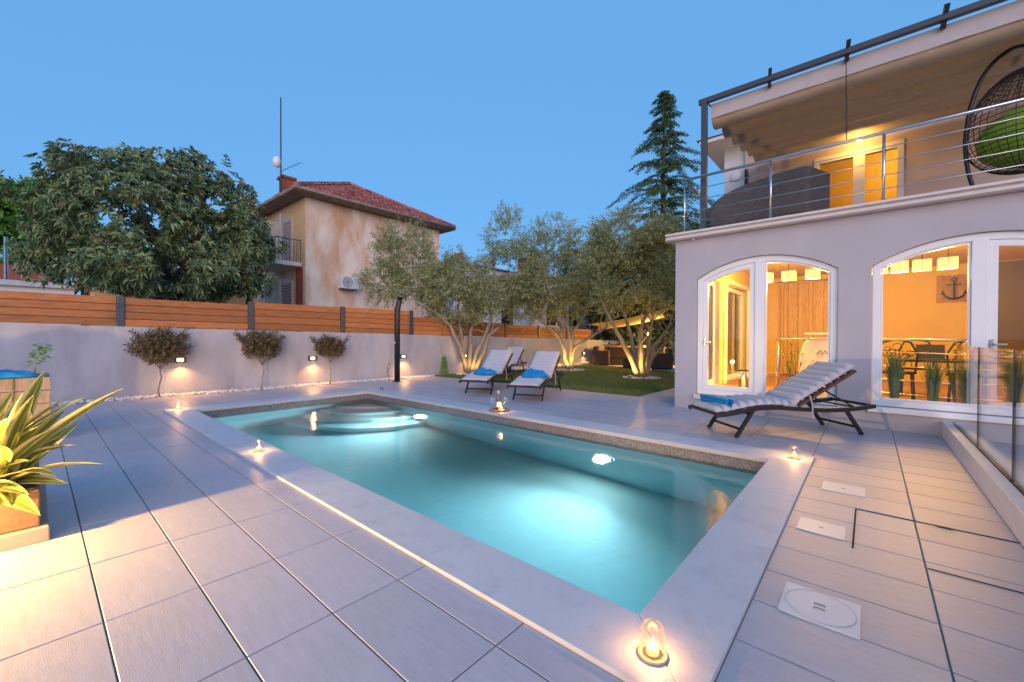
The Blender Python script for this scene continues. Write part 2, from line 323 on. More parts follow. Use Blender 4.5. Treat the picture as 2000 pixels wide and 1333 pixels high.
# curved entry steps in the far corner
for k, (r, z) in enumerate(((.75,-.42),(1.08,-.68),(1.41,-.94),(1.74,-1.2))):
    pts = [(PX0+.002, PY1-.002)] + [(PX0+.002 + r*1.15*math.cos(a), PY1-.002 - r*math.sin(a)) for a in [R(90)*i/14 for i in range(15)]]
    MB().prism(pts[::-1], 2, ZB+.002, z).build('pool_step', M['liner'], pool, bevel=.02)
def pool_light(x):
    y = PY1
    rim = MB(); rim.lathe([(.135,0),(.135,.02),(.10,.03),(.10,.012)], (0,0,0), 24)
    for v in rim.v: v.x, v.y, v.z = x+v.x, y-.001-v.z, -.775+v.y
    l = rim.build('pool_light', M['pvc'], pool, smooth=True)
    ln = MB(); ln.lathe([(.10,.016),(.07,.026),(.0001,.03)], (0,0,0), 24)
    for v in ln.v: v.x, v.y, v.z = x+v.x, y-.001-v.z, -.775+v.y
    ln.build('lens', M['poolb'], l, smooth=True)
    lamp(pool, 'pool_lamp', (x, y-.10, -.775), 150, (.80,1,.97), .09, 'SPOT', 150, (0,-1,.34), 1)
pool_light(-6.26); pool_light(-2.54)
# coping slabs, mitred at the corners
def slab(pts, z0=-.03, z1=.02): MB().prism(pts, 2, z0, z1).build('coping_slab', M['coping'], pool, bevel=.004)
def run(ax, a0, a1, b_in, b_out, m0, m1, n):
    e = .0012
    for k in range(n):
        s, t = a0 + (a1-a0)*k/n, a0 + (a1-a0)*(k+1)/n
        so = s - (m0 if k == 0 else 0); to = t + (m1 if k == n-1 else 0); s += e; so += e; t -= e; to -= e
        p = [(s,b_in),(t,b_in),(to,b_out),(so,b_out)]
        if ax == 'y': p = [(b,a) for a, b in p]
        ar = sum(p[i][0]*p[(i+1)%4][1]-p[(i+1)%4][0]*p[i][1] for i in range(4))
        slab(p if ar > 0 else p[::-1])
ov = .02
ix0, ix1, iy0, iy1 = PX0+ov, PX1-ov, PY0+ov, PY1-ov
run('x', ix0, ix1, iy0, CY0, ix0-CX0, CX1-ix1, 7); run('x', ix0, ix1, iy1, CY1, ix0-CX0, CX1-ix1, 7)
run('y', iy0, iy1, ix0, CX0, iy0-CY0, CY1-iy1, 3); run('y', iy0, iy1, ix1, CX1, iy0-CY0, CY1-iy1, 3)
wt = MB(); wt.box(PX0-.02,PX1+.02,PY0-.02,PY1+.02, ZB-.03, -.135); wt.build('pool_water', M['water'], kind='structure')
# ================================================================== garden wall and fence
ytop = lambda y: 1.40 - .0178*y
gw = MB()
ys = [-4,0,4,8,12,16,20]
prof = []
for y in ys: prof += [(wallx(y),y)]
for y0, y1 in zip(ys, ys[1:]):
    a, b = wallx(y0), wallx(y1); t0, t1 = ytop(y0), ytop(y1)
    gw.add([(a,y0,-.05),(b,y1,-.05),(b,y1,t1),(a,y0,t0),(a-.22,y0,-.05),(b-.22,y1,-.05),(b-.22,y1,t1),(a-.22,y0,t0)], [(0,1,2,3),(3,2,6,7),(5,4,7,6)] + ([(0,3,7,4)] if y0 == ys[0] else []) + ([(1,5,6,2)] if y1 == ys[-1] else []))
tag(gw.build('garden_wall', M['wall'], origin=(wallx(4),4,0)), 'long grey rendered garden wall behind the pool carrying the timber fence', 'wall')
fence = thing('timber_fence', 'reddish horizontal board fence with dark posts on the grey garden wall', 'fence', (wallx(4)-.1,4,1.3))
posts = [-4.2,-1.6,1.09,3.26,5.37,7.44,9.41,11.4,13.26,15.1,17.0]
tops =  [None,1.955,1.95,1.93,1.985,1.985,1.80,1.72,1.655,1.61,1.58]
for i, y in enumerate(posts):
    x = wallx(y)-.08; tz = max([t for t in (tops[i] if i else 1.95, tops[i+1] if i+1 < len(tops) else 1.6) if t]) + .015
    MB().box(x-.045,x+.045,y-.055,y+.055, ytop(y)-.03, tz).build('post', M['anth'], fence, bevel=.006)
rf = random.Random(2)
for i in range(1, len(posts)):
    y0, y1 = posts[i-1]+.06, posts[i]-.06; nb = 5 if i == 5 else 4
    z0a, z0b = ytop(y0)+.012, ytop(y1)+.012; top = tops[i]; sl = -.006*(y1-y0)
    for k in range(nb):
        ha, hb = (top-sl-z0a)/nb, (top+sl*0-z0b)/nb
        a0 = z0a + ha*k + .004; b0 = z0b + hb*k + .004; a1 = z0a+ha*(k+1)-.004; b1 = z0b+hb*(k+1)-.004
        xa, xb = wallx(y0)-.065 + rf.uniform(-.006,.006), wallx(y1)-.065 + rf.uniform(-.006,.006)
        m = MB(); m.add([(xa,y0,a0),(xb,y1,b0),(xb,y1,b1),(xa,y0,a1),(xa-.028,y0,a0),(xb-.028,y1,b0),(xb-.028,y1,b1),(xa-.028,y0,a1)], [(0,1,2,3),(5,4,7,6),(3,2,6,7),(1,0,4,5),(0,3,7,4),(1,5,6,2)])
        m.build('plank', M['wood'], fence, bevel=.007)
        if k: MB().add([(xa-.034,y0,a0-.02),(xb-.034,y1,b0-.02),(xb-.034,y1,b0+.02),(xa-.034,y0,a0+.02),(xa-.044,y0,a0-.02),(xb-.044,y1,b0-.02),(xb-.044,y1,b0+.02),(xa-.044,y0,a0+.02)], [(0,1,2,3),(5,4,7,6),(3,2,6,7),(1,0,4,5)]).build('joint_shadow_strip', M['black'], fence)  # added black strip behind each plank gap, stands in for the shadow line
# wall lights
def wall_light(y, z, e, label):
    x = wallx(y); t = thing('wall_light', label, 'light', (x,y,z), 'bulkhead lights on the garden wall')
    MB().box(x,x+.07,y-.095,y+.095,z+.040,z+.058).build('hood', M['anth'], t, bevel=.006)
    MB().box(x,x+.02,y-.095,y+.095,z-.055,z+.040).build('back_plate', M['anth'], t)
    for s in (-1,1): MB().box(x+.02,x+.065,y+s*.075-.02,y+s*.075+.02,z-.055,z+.040).build('side_bracket', M['anth'], t)
    MB().box(x+.021,x+.05,y-.053,y+.053,z-.030,z+.028).build('lens', M['bulb'], t, bevel=.008)
    lamp(t, 'bulb', (x+.11,y,z-.08), e, WARM, .03, 'SPOT', 150, (.35,0,-1), .9)
WL = [(1.965,.715,'beside the leftmost clipped shrub'),(4.558,.66,'beside the smallest clipped shrub'),(7.10,.63,'just right of the black shower column'),(9.40,.58,'behind the stems of the left olive tree'),(14.0,.52,'left of the middle olive trunk'),(16.2,.50,'nearest the rattan sofa')]
for k, (y, z, s) in enumerate(WL): wall_light(y, z, 13 if k < 3 else 8, 'lit bulkhead light on the garden wall ' + s)
# ================================================================== villa
FY = 7.35
villa = thing('villa', 'grey rendered two storey villa with arched windows and a roof terrace', 'house', (-2.575,FY,0))
def arch(x0, x1, zs, zp):
    c = (x0+x1)/2; hw = (x1-x0)/2; s = zp-zs; r = (hw*hw+s*s)/(2*s)
    return lambda x: zp - r + math.sqrt(max(0, r*r-(x-c)**2))
WINS = [(-2.22,-.335,.25,2.19,2.484),(.02,1.975,.30,2.175,2.47)]
XW0, XW1, ZT = -2.575, 4.6, 2.88
fw = MB(); NA = 28
def strip(m, x0, x1, zb0, zb1, zt0, zt1, y0, y1):
    m.add([(x0,y0,zb0),(x1,y0,zb1),(x1,y0,zt1),(x0,y0,zt0),(x0,y1,zb0),(x1,y1,zb1),(x1,y1,zt1),(x0,y1,zt0)], [(0,1,2,3),(5,4,7,6),(0,4,5,1),(3,2,6,7)])
xs = XW0
for (a,b,zb,zs,zp) in WINS:
    strip(fw, xs, a, -.05,-.05, ZT,ZT, FY, FY+.3); f_ = arch(a,b,zs,zp)
    strip(fw, a, b, -.05,-.05, zb-.002,zb-.002, FY, FY+.3)
    for k in range(NA):
        p, q = a+(b-a)*k/NA, a+(b-a)*(k+1)/NA; strip(fw, p, q, f_(p)+.001, f_(q)+.001, ZT, ZT, FY, FY+.3)
    for x, s in ((a,1),(b,-1)): fw.add([(x,FY,zb),(x,FY+.3,zb),(x,FY+.3,zs),(x,FY,zs)], [(0,1,2,3)])
    xs = b
strip(fw, xs, XW1, -.05,-.05, ZT,ZT, FY, FY+.3)
fw.build('front_wall', M['facade'], villa)
# side wall with a glazed opening on the garden, back wall, ceiling, floor
sw = MB(); XS = XW0
def sidew(m, y0, y1, z0, z1): m.box(XS+.0005, XS+.25, y0, y1, z0, z1)
sidew(sw, FY+.3005, 7.70, -.05, ZT); sidew(sw, 7.70, 9.15, -.05, .27); sidew(sw, 7.70, 9.15, 2.35, ZT); sidew(sw, 9.15, 9.45, -.05, ZT); sidew(sw, 9.45,11.6,-.05,.27); sidew(sw,9.45,11.6,2.35,ZT); sidew(sw, 11.6, 15.5, -.05, ZT)
sw.build('side_wall', M['facade'], villa)
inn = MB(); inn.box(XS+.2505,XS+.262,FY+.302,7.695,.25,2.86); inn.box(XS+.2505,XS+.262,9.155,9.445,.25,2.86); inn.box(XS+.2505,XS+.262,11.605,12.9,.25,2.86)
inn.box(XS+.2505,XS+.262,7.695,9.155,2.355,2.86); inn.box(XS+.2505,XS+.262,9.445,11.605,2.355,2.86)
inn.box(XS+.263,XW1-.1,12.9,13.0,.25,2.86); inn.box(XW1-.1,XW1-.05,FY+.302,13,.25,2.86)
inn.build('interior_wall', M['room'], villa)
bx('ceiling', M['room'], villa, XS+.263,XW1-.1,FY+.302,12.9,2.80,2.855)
bx('interior_floor', M['floorw'], villa, XS+.26,XW1-.1,FY+.302,12.9,.10,.245)
for (y0,y1) in ((7.70,9.15),(9.45,11.6)):
    f = MB(); z0, z1 = .27, 2.35
    for a,b,c,d_ in ((y0,y0+.08,z0,z1),(y1-.08,y1,z0,z1),(y0+.08,y1-.08,z0,z0+.09),(y0+.08,y1-.08,z1-.09,z1)): f.box(XS+.10,XS+.17,a,b,c,d_)
    wn = f.build('side_window', M['pvc'], villa, bevel=.006)
    MB().box(XS+.13,XS+.138,y0+.08,y1-.08,z0+.09,z1-.09).build('pane', M['glass'], wn)
# door frame in the back part of the side wall, curtain and cabinet on the back wall
bx('darkening_panel', M['olivew'], villa, 1.35,3.2,10.6,10.66,.246,2.5)  # added brown panel, darkens the room behind the right window's right pane
dr = MB(); dr.box(XS+.27,XS+.33,9.42,9.50,.25,2.45); dr.box(XS+.27,XS+.33,11.55,11.63,.25,2.45); dr.box(XS+.27,XS+.33,9.50,11.55,2.37,2.45); dr.build('door_frame', M['pvc'], villa, bevel=.005)
# cornice and terrace slab
co = MB(); co.prism([(FY-.13,2.90),(FY-.13,2.935),(FY-.10,2.945),(FY-.10,2.955),(FY-.15,2.965),(FY-.15,3.0),(FY+.3,3.0),(FY+.3,2.885),(FY-.10,2.885)], 0, XW0-.13, XW1)
co.build('cornice', M['stone'], villa, bevel=.004)
bx('terrace_slab', M['stone'], villa, XW0-.12,XW1,FY+.301,15.4,2.884,2.995)
for x in (-2.27,): MB().lathe([(.02,0),(.028,.01),(.028,.03)], (x,FY-.03,2.85), 12).build('drip_spout', M['stone'], villa)
# arched windows
def arched_window(k):
    a,b,zb,zs,zp = WINS[k]; fo = arch(a,b,zs,zp); e = .004; y0, y1 = FY+.045, FY+.125; fwid = .085; c = (a+b)/2 + (.0 if k else .0)
    mul = [(-1.363,-1.231),(.926,1.064)][k]
    lo, hi = a+e, b-e; n = 30
    f = MB()
    def ringseg(m, lo, hi, zb, fo, wd, y0, y1, off=0, n=26):
        P = [(lo,zb)] + [(lo+(hi-lo)*i/n, fo(lo+(hi-lo)*i/n)-off) for i in range(n+1)] + [(hi,zb)]
        cx = (lo+hi)/2; Q = []
        li, ri = lo+wd, hi-wd
        Q = [(li,zb+wd)] + [(li+(ri-li)*i/n, fo(li+(ri-li)*i/n)-off-wd*1.02) for i in range(n+1)] + [(ri,zb+wd)]
        N_ = len(P); o = len(m.v)
        for y in (y0,y1): m.v += [Vector((p[0],y,p[1])) for p in P] + [Vector((q[0],y,q[1])) for q in Q]
        for i in range(N_):
            j = (i+1)%N_; A = o; B = o+N_; C_ = o+2*N_; D = o+3*N_
            m.f += [(A+i,A+j,B+j,B+i),(C_+j,C_+i,D+i,D+j),(B+i,B+j,D+j,D+i),(A+j,A+i,C_+i,C_+j)]
        return Q
    Q = ringseg(f, lo, hi, zb+e, fo, fwid, y0, y1, .004)
    win = f.build('arched_window', M['pvc'], villa, bevel=.006)
    mu = MB(); mu.box(mul[0],mul[1],y0-.006,y1+.004,zb+e+fwid-.004,fo((mul[0]+mul[1])/2)-.07); mu.build('mullion', M['pvc'], win, bevel=.006)
    for side, (l,r) in enumerate(((lo+fwid,mul[0]),(mul[1],hi-fwid))):
        sash = (k == 0 and side == 0) or (k == 1 and side == 1); wd = .075 if sash else .022
        s = MB(); q = ringseg(s, l+.002, r-.002, zb+fwid+.006, fo, wd, y0+.012, y1-.01, .093)
        so = s.build('sash', M['pvc'], win, bevel=.004)
        gl = MB(); gl.poly([(x,(y0+y1)/2,z) for x,z in q]); gl.build('pane', M['glass'], so)
        if sash:
            hx = l+.035 if k == 0 else l+.035
            h = MB(); h.box(hx-.012,hx+.012,y0-.012,y0+.01,1.08,1.20); h.box(hx-.01,hx+.11,y0-.035,y0-.015,1.13,1.15); h.box(hx-.01,hx+.01,y0-.035,y0-.01,1.13,1.15); h.build('handle', M['steel'], so, bevel=.003)
    sl = MB(); sl.box(a-.03,b+.03,FY-.05,FY+.04,zb-.075,zb-.004); sl.build('sill', M['pvc' if k else 'stone'], win, bevel=.008)
arched_window(0); arched_window(1)
# upper storey behind the terrace
UY = 11.4
uw = MB(); D0, D1, DZ = -.965, .50, 5.20
uw.box(-2.33,D0,UY,UY+.25,2.996,6.0); uw.box(D1,4.6,UY,UY+.25,2.996,6.0); uw.box(D0,D1,UY,UY+.25,DZ,6.0)
uw.build('upper_wall', M['upfac'], villa)
bx('upper_side_wall', M['white'], villa, -2.83,-2.332,UY+.12,15.4,2.996,6.0)
ev = MB(); ev.box(-3.25,4.6,UY-.55,15.8,6.001,6.10); ev.build('eaves', M['white'], villa, bevel=.01)
ur = MB(); ur.add([(-3.3,UY-.6,6.102),(4.6,UY-.6,6.102),(4.6,13.4,6.85),(-1.4,13.4,6.85),(-3.3,15.8,6.102),(4.6,15.8,6.102)],[(0,1,2,3),(0,3,4),(3,2,5,4)]); ur.build('roof', M['terra'], villa)
ud = MB(); y0, y1 = UY-.02, UY+.10
for a,b,c,d_ in ((D0+.002,D0+.10,2.998,DZ-.002),(D1-.10,D1-.002,2.998,DZ-.002),(D0+.10,D1-.10,DZ-.14,DZ-.002),(-.29,-.10,2.998,DZ-.14),(D0+.10,-.29,2.998,3.08),(-.10,D1-.10,2.998,3.08)): ud.box(a,b,y0,y1,c,d_)
td = ud.build('terrace_door', M['pvc'], villa, bevel=.006)
for a,b in ((D0+.10,-.29),(-.10,D1-.10)): MB().box(a,b,UY+.03,UY+.04,3.08,DZ-.14).build('pane', M['glass'], td)
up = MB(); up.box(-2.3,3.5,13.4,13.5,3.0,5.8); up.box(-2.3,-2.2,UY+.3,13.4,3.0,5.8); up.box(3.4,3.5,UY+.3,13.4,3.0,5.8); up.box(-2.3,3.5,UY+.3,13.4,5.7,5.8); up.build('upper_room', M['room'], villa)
lamp(villa, 'upper_room_lamp', (.6,12.4,5.3), 24, (1,.53,.10), .15)
si = MB(); si.lathe([(.001,.05),(.10,.045),(.13,.02),(.13,0)], (0,0,0), 24)
for v in si.v: v.x, v.y, v.z = -2.56+v.x, UY+.118-v.z, 5.25+v.y
si.build('alarm_siren', M['pvc'], villa, smooth=True)
dp_ = MB(); dp_.tube([(-2.30,UY-.06,3.0),(-2.30,UY-.06,5.3)], .035, 10); dp_.build('downpipe', M['anth'], villa, smooth=True)
# interior partition in warm light: back wall door, cabinet
# railing
rl = thing('terrace_railing', 'stainless steel terrace railing with four thin horizontal rods', 'railing', (-2.43,FY+.0,3.0))
MB().tube([(-2.45,FY,3.92),(3.2,FY,3.92)], .021, 12).build('top_rail', M['steel'], rl, smooth=True)
MB().tube([(-2.45,FY,3.92),(-2.45,9.3,3.92)], .021, 12).build('top_rail', M['steel'], rl, smooth=True)
for x in (-2.43,-1.155,.125,1.40,2.68): MB().tube([(x,FY,3.0),(x,FY,3.91)], .0165, 10).build('baluster_post', M['steel'], rl, smooth=True)
for y in (8.3,9.3): MB().tube([(-2.45,y,3.0),(-2.45,y,3.91)], .0165, 10).build('baluster_post', M['steel'], rl, smooth=True)
for z in (3.18,3.36,3.54,3.725):
    MB().tube([(-2.43,FY,z),(3.2,FY,z)], .0065, 6).build('rod', M['steel'], rl, smooth=True); MB().tube([(-2.45,FY+.02,z),(-2.45,9.3,z)], .0065, 6).build('rod', M['steel'], rl, smooth=True)
# pergola with the pleated awning
pg = thing('pergola', 'anthracite steel pergola frame over the terrace', 'pergola', (-2.16,7.5,3.0))
for x in (-2.16,3.6): bx('post', M['anth'], pg, x-.045,x+.045,7.46,7.55,2.997,5.20, .004)
bx('front_beam', M['anth'], pg, -2.25,3.8,7.465,7.545,5.202,5.28, .004)
MB().tube([(-2.13,7.55,5.23),(-2.13,UY-.01,5.60)], .012, 8).build('guide_cable', M['black'], pg)
for x in (-1.22,-.28,.67,1.62): 
    m = MB(); m.beam((x,7.56,5.13),(x+.03,7.44,5.37),.045,.05); m.build('carrier_clip', M['black'], pg)
aw = thing('awning', 'pleated beige canvas awning with a pale front valance under the pergola', 'awning', (-2.1,7.6,4.9))
cv = MB(); NX, NY = 90, 176; ra = random.Random(4)
for i in range(NX+1):
    for j in range(NY+1):
        x = -2.08 + 5.6*i/NX; t = j/NY; y = 7.585 + (UY-.1-7.585)*t; z = 5.03 + (5.56-5.03)*t
        ph = (t*5.5) % 1; sg = math.sin(math.pi*ph**.62)**.8*(1-.22*t); wr = noise.noise(Vector((x*2.4,y*1.2,0))) + .6*noise.noise(Vector((x*6,y*2.2,3)))
        z -= .21*sg*(1+.06*wr) + .008*wr
        cv.v.append(Vector((x,y,z)))
for i in range(NX):
    for j in range(NY): a = i*(NY+1)+j; cv.f.append((a,a+1,a+NY+2,a+NY+1))
o = cv.build('canopy', M['fabric'], aw, smooth=True)
va = MB()
for i in range(61):
    x = -2.08 + 5.6*i/60
    for k, z in enumerate((5.185,5.07,4.95)): va.v.append(Vector((x,7.58 + .012*k*noise.noise(Vector((x*3,k,0))),z)))
for i in range(60):
    for k in range(2): a = i*3+k; va.f.append((a,a+3,a+4,a+1))
va.build('valance', M['valance'], aw, smooth=True)
MB().tube([(-.28,7.50,5.13),(-.265,7.52,3.95)], .006, 6).build('pull_cord', M['black'], aw)
# terrace wall lamp
tl = thing('terrace_lamp', 'small lit wall lamp above the terrace door', 'light', (-.20,UY,5.42))
MB().lathe([(.03,0),(.045,.02),(.045,.10),(.03,.12)], (-.20,UY-.07,5.36), 14).build('lamp_body', M['anth'], tl)
MB().lathe([(.001,-.002),(.04,-.001),(.04,.002)], (-.20,UY-.07,5.357), 14).build('lens', M['bulb'], tl)
lamp(tl, 'bulb', (-.20,UY-.35,5.22), 7, AMBER, .06)
# ================================================================== living room furniture and lights
for i, (x,y) in enumerate([(-1.50,9.15),(-1.14,9.15),(-.78,9.15),(-.42,9.15),(.12,9.15),(.36,9.15),(.62,9.15),(.90,9.15)]):
    pos = ['leftmost','second from left','third from left','rightmost'][i%4]
    t = thing('pendant_lamp', f'square glowing pendant lampshade, {pos} of the four in the {"left" if i < 4 else "right"} arched window', 'lamp', (x,y,2.8), 'pendant lamps in the living room')
    s = .105; z0, z1 = 2.28, 2.44
    q = MB()
    for a,b,c,d_ in ((-s,s,-s,-s+.008),(-s,s,s-.008,s),(-s,-s+.008,-s+.008,s-.008),(s-.008,s,-s+.008,s-.008)): q.box(x+a,x+b,y+c,y+d_,z0,z1)
    q.build('shade', M['shade'], t)
    for sx in (-1,0,1):
        MB().box(x+sx*s-.003,x+sx*s+.003,y-s-.004,y-s-.001,z0-.004,z1+.004).build('shade_rib', M['darkwood'], t)
    MB().tube([(x,y,z1),(x,y,2.8)], .006, 6).build('cable', M['black'], t)
    if i in (0,2,5,7): lamp(t, 'bulb', (x,y,2.20), 50, AMBER, .10)
cb = thing('curtain', 'cream curtain hanging in folds on the back wall of the living room', 'curtain', (-.9,12.8,.25))
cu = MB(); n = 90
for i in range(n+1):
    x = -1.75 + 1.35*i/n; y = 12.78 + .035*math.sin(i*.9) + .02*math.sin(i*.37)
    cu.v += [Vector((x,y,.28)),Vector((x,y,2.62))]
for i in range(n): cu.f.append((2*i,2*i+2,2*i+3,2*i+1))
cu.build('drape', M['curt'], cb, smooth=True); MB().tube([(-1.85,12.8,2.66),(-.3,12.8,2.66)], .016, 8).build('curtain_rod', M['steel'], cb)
# white rounded counter
ct = thing('counter', 'white rounded counter with a black script mark in the living room', 'counter', (-.5,9.6,.25))
pr = [(-1.02,.246),(-.98,.9),(-.92,1.12),(-.82,1.22),(.0,1.26),(.0,.246)]
MB().prism(pr, 1, 9.3, 9.9).build('counter_body', M['pvc'], ct, bevel=.03); bx('counter_top', M['stone'], ct, -.9,.05,9.26,9.95,1.262,1.30, .01)
sc_ = MB(); pts = [(-.72,9.294,.92),(-.66,9.294,1.0),(-.64,9.294,.90),(-.60,9.294,.99),(-.57,9.294,.93),(-.52,9.294,.97),(-.44,9.294,.945),(-.36,9.294,.95)]
sc_.tube(pts, .006, 5); sc_.build('script_mark', M['black'], ct)
# steel balustrade inside, left post and right run
ib = thing('indoor_balustrade', 'steel balustrade with thin rods inside the right arched window', 'railing', (.5,7.9,.25))
MB().tube([(.06,7.9,1.19),(1.0,7.9,1.185)], .018, 10).build('top_rail', M['steel'], ib, smooth=True)
for x in (.95,): MB().tube([(x,7.9,.246),(x,7.9,1.17)], .014, 8).build('post', M['steel'], ib, smooth=True)
for z in (.42,.61,.80,1.0): MB().tube([(.06,7.9,z+.02),(1.9,7.9,z-.03)], .006, 6).build('rod', M['steel'], ib, smooth=True)
i2 = thing('stair_post', 'steel stair rail inside the left arched window', 'railing', (-1.16,8.15,.25))
MB().tube([(-1.16,8.15,.246),(-1.16,8.15,1.17)], .02, 10).build('post', M['steel'], i2, smooth=True); MB().tube([(-1.18,8.15,1.19),(-.25,8.15,1.19)], .014, 8).build('top_rail', M['steel'], i2, smooth=True)
# table, laptop, chairs
tb = thing('dining_table', 'dark metal dining table behind the right arched window', 'table', (.75,9.0,.245))
bx('table_top', M['black'], tb, .25,1.5,8.7,9.5,.85,.885, .006)
for x in (.32,1.43):
    for y in (8.77,9.43): MB().beam((x,y,.246),(x,y,.85),.045,.045).build('leg', M['black'], tb)
lt = thing('laptop', 'open black laptop standing on the dining table', 'laptop', (.72,8.9,.886))
bx('keyboard', M['black'], lt, .56,.88,8.88,9.10,.886,.90, .003); m = MB(); m.beam((.72,9.10,.90),(.72,9.17,1.11),.32,.012,(0,1,0)); m.build('screen', M['black'], lt)
def chair(x, y, rz, label):
    t = thing('metal_chair', label, 'chair', (x,y,.246), 'ornate metal chairs at the table', rz)
    def L(m, nm, mt='black'): m.build(nm, M[mt], t, local=True)
    for sx in (-.2,.2):
        for sy in (-.2,.2): L(MB().tube([(sx,sy,0),(sx*.9,sy*.9,.45)], .013, 6), 'leg')
    L(MB().lathe([(.001,.44),(.23,.44),(.235,.455),(.23,.47),(.001,.47)], (0,0,0), 18), 'seat')
    L(MB().tube([(-.2,.2,.45),(-.22,.24,.75),(-.15,.25,.90),(0,.255,.95),(.15,.25,.90),(.22,.24,.75),(.2,.2,.45)], .013, 6), 'back_frame')
    rr = random.Random(int(x*100))
    for k in range(12):
        cx, cz = rr.uniform(-.14,.14), rr.uniform(.58,.84); r = rr.uniform(.025,.05)
        L(MB().tube([(cx+r*math.cos(a), .245, cz+r*math.sin(a)) for a in [i*.7 for i in range(9)]], .006, 4), 'scroll')
chair(.30,8.45,R(180),'ornate metal chair at the left front of the dining table'); chair(1.05,8.42,R(175),'ornate metal chair at the right front of the dining table'); chair(.62,9.8,0,'ornate metal chair behind the laptop'); chair(1.35,9.85,R(10),'ornate metal chair at the far right of the dining table')
# anchor board
an = thing('anchor_sign', 'wooden board with a black anchor on the living room wall', 'sign', (1.35,12.88,1.9))
for k in range(5): MB().box(1.10+.105*k,1.202+.105*k,12.865,12.89,1.98+.01*(k%2),2.58-.012*(k%3)).build('board', M['signb'], an, bevel=.004)
ac = MB(); cx = 1.36; Yp = 12.85
ac.beam((cx,Yp,2.07),(cx,Yp,2.42),.03,.05,(0,1,0)); ac.beam((cx-.11,Yp-.005,2.36),(cx+.11,Yp-.005,2.36),.02,.02); ac.tube([(cx+.035*math.cos(a),Yp,2.47+.035*math.sin(a)) for a in [i*.5236 for i in range(13)]], .011, 6)
ac.tube([(cx+.17*math.cos(a),Yp,2.22+.16*math.sin(a)) for a in [R(195)+R(150)*i/14 for i in range(15)]], [.012+.012*math.sin(math.pi*i/14) for i in range(15)], 6)
for s in (-1,1): ac.add([(cx+s*.19,Yp,2.15),(cx+s*.13,Yp,2.17),(cx+s*.175,Yp,2.26)],[(0,1,2)])
ac.build('anchor', M['black'], an)
# interior plants
def pot_grass(x, y, h, label, dark=False):
    t = thing('potted_grass', label, 'plant', (x,y,.246), 'potted grasses behind the right arched window')
    MB().lathe([(.001,.246),(.06,.246),(.075,.36),(.08,.37),(.068,.365),(.001,.34)], (x,y,0), 16).build('pot', M['anth'], t, smooth=True)
    m = MB(); rr = random.Random(int(x*1000))
    for k in range(170):
        a = rr.uniform(0,6.28); r = rr.uniform(0,.045); l = rr.uniform(.6,1)*h; o_ = rr.uniform(.02,.16)
        p0 = Vector((x+r*math.cos(a),y+r*math.sin(a),.35)); p1 = p0 + Vector((o_*.3*math.cos(a),o_*.3*math.sin(a),l*.6)); p2 = p0 + Vector((o_*math.cos(a),o_*math.sin(a),l))
        wv = Vector((-math.sin(a),math.cos(a),0))*.006; m.add([p0-wv,p0+wv,p1-wv,p1+wv,p2],[(0,1,3,2),(2,3,4)])
    m.build('blades', M['reed'], t)
pot_grass(.26,7.60,.74,'tall dense potted grass nearest the right end of the sun lounger'); pot_grass(.63,7.62,.64,'flared potted grass in the middle of the right arched window'); pot_grass(.86,7.62,.64,'potted grass just left of the right window mullion'); pot_grass(1.32,7.64,.64,'potted grass behind the dark glass joint')
bp_ = thing('bamboo_plant', 'leafy potted plant beside the stair rail in the left arched window', 'plant', (-.95,8.3,.246))
MB().lathe([(.001,.246),(.10,.246),(.13,.44),(.12,.44),(.001,.40)], (-.95,8.3,0), 16).build('pot', M['anth'], bp_, smooth=True)
m = MB(); rr = random.Random(8)
for k in range(7):
    bx_, by_ = -.95+rr.uniform(-.06,.06), 8.3+rr.uniform(-.06,.06); tx, ty = bx_+rr.uniform(-.15,.28), by_+rr.uniform(-.1,.1); hh = rr.uniform(.4,.75)
    m.tube([(bx_,by_,.4),((bx_+tx)/2,(by_+ty)/2,.4+hh*.6),(tx,ty,.4+hh)], [.006,.005,.003], 5)
    for q in range(16):
        f_ = rr.uniform(.3,1); p0 = Vector((bx_+(tx-bx_)*f_,by_+(ty-by_)*f_,.4+hh*f_)); dv = Vector((rr.uniform(-1,1),rr.uniform(-1,1),rr.uniform(-.4,.7))).normalized()*.11; wv = dv.cross(Vector((0,0,1))).normalized()*.01
        m.add([p0,p0+dv*.5+wv,p0+dv,p0+dv*.5-wv],[(0,1,2,3)])
m.build('leaves', M['reed'], bp_)
ln = thing('floor_lantern', 'glowing glass lantern on the floor behind the left arched window', 'lantern', (-1.86,9.1,.246))
for dx in (-.06,.06):
    for dy in (-.06,.06): MB().beam((-1.86+dx,9.1+dy,.26),(-1.86+dx,9.1+dy,.56),.012,.012).build('frame_post', M['black'], ln)
bx('base', M['black'], ln, -1.94,-1.78,9.02,9.18,.246,.262); bx('cap', M['black'], ln, -1.94,-1.78,9.02,9.18,.56,.58)
MB().lathe([(.001,.263),(.03,.263),(.03,.40),(.001,.41)], (-1.86,9.1,0), 12).build('candle', M['wax'], ln); MB().lathe([(.001,.41),(.012,.43),(.001,.465)], (-1.86,9.1,0), 8).build('flame', M['flame'], ln)
lamp(ln, 'glow', (-1.86,9.1,.47), 9, AMBER, .03)
def cat(P, n):
    P = [Vector(p) for p in P]; out = []
    for i in range(len(P)-1):
        a, b, c, d_ = P[max(i-1,0)], P[i], P[i+1], P[min(i+2,len(P)-1)]
        for k in range(n): u = k/n; out.append(.5*((2*b)+(c-a)*u+(2*a-5*b+4*c-d_)*u*u+(3*b-a-3*c+d_)*u**3))
    return out + [P[-1]]
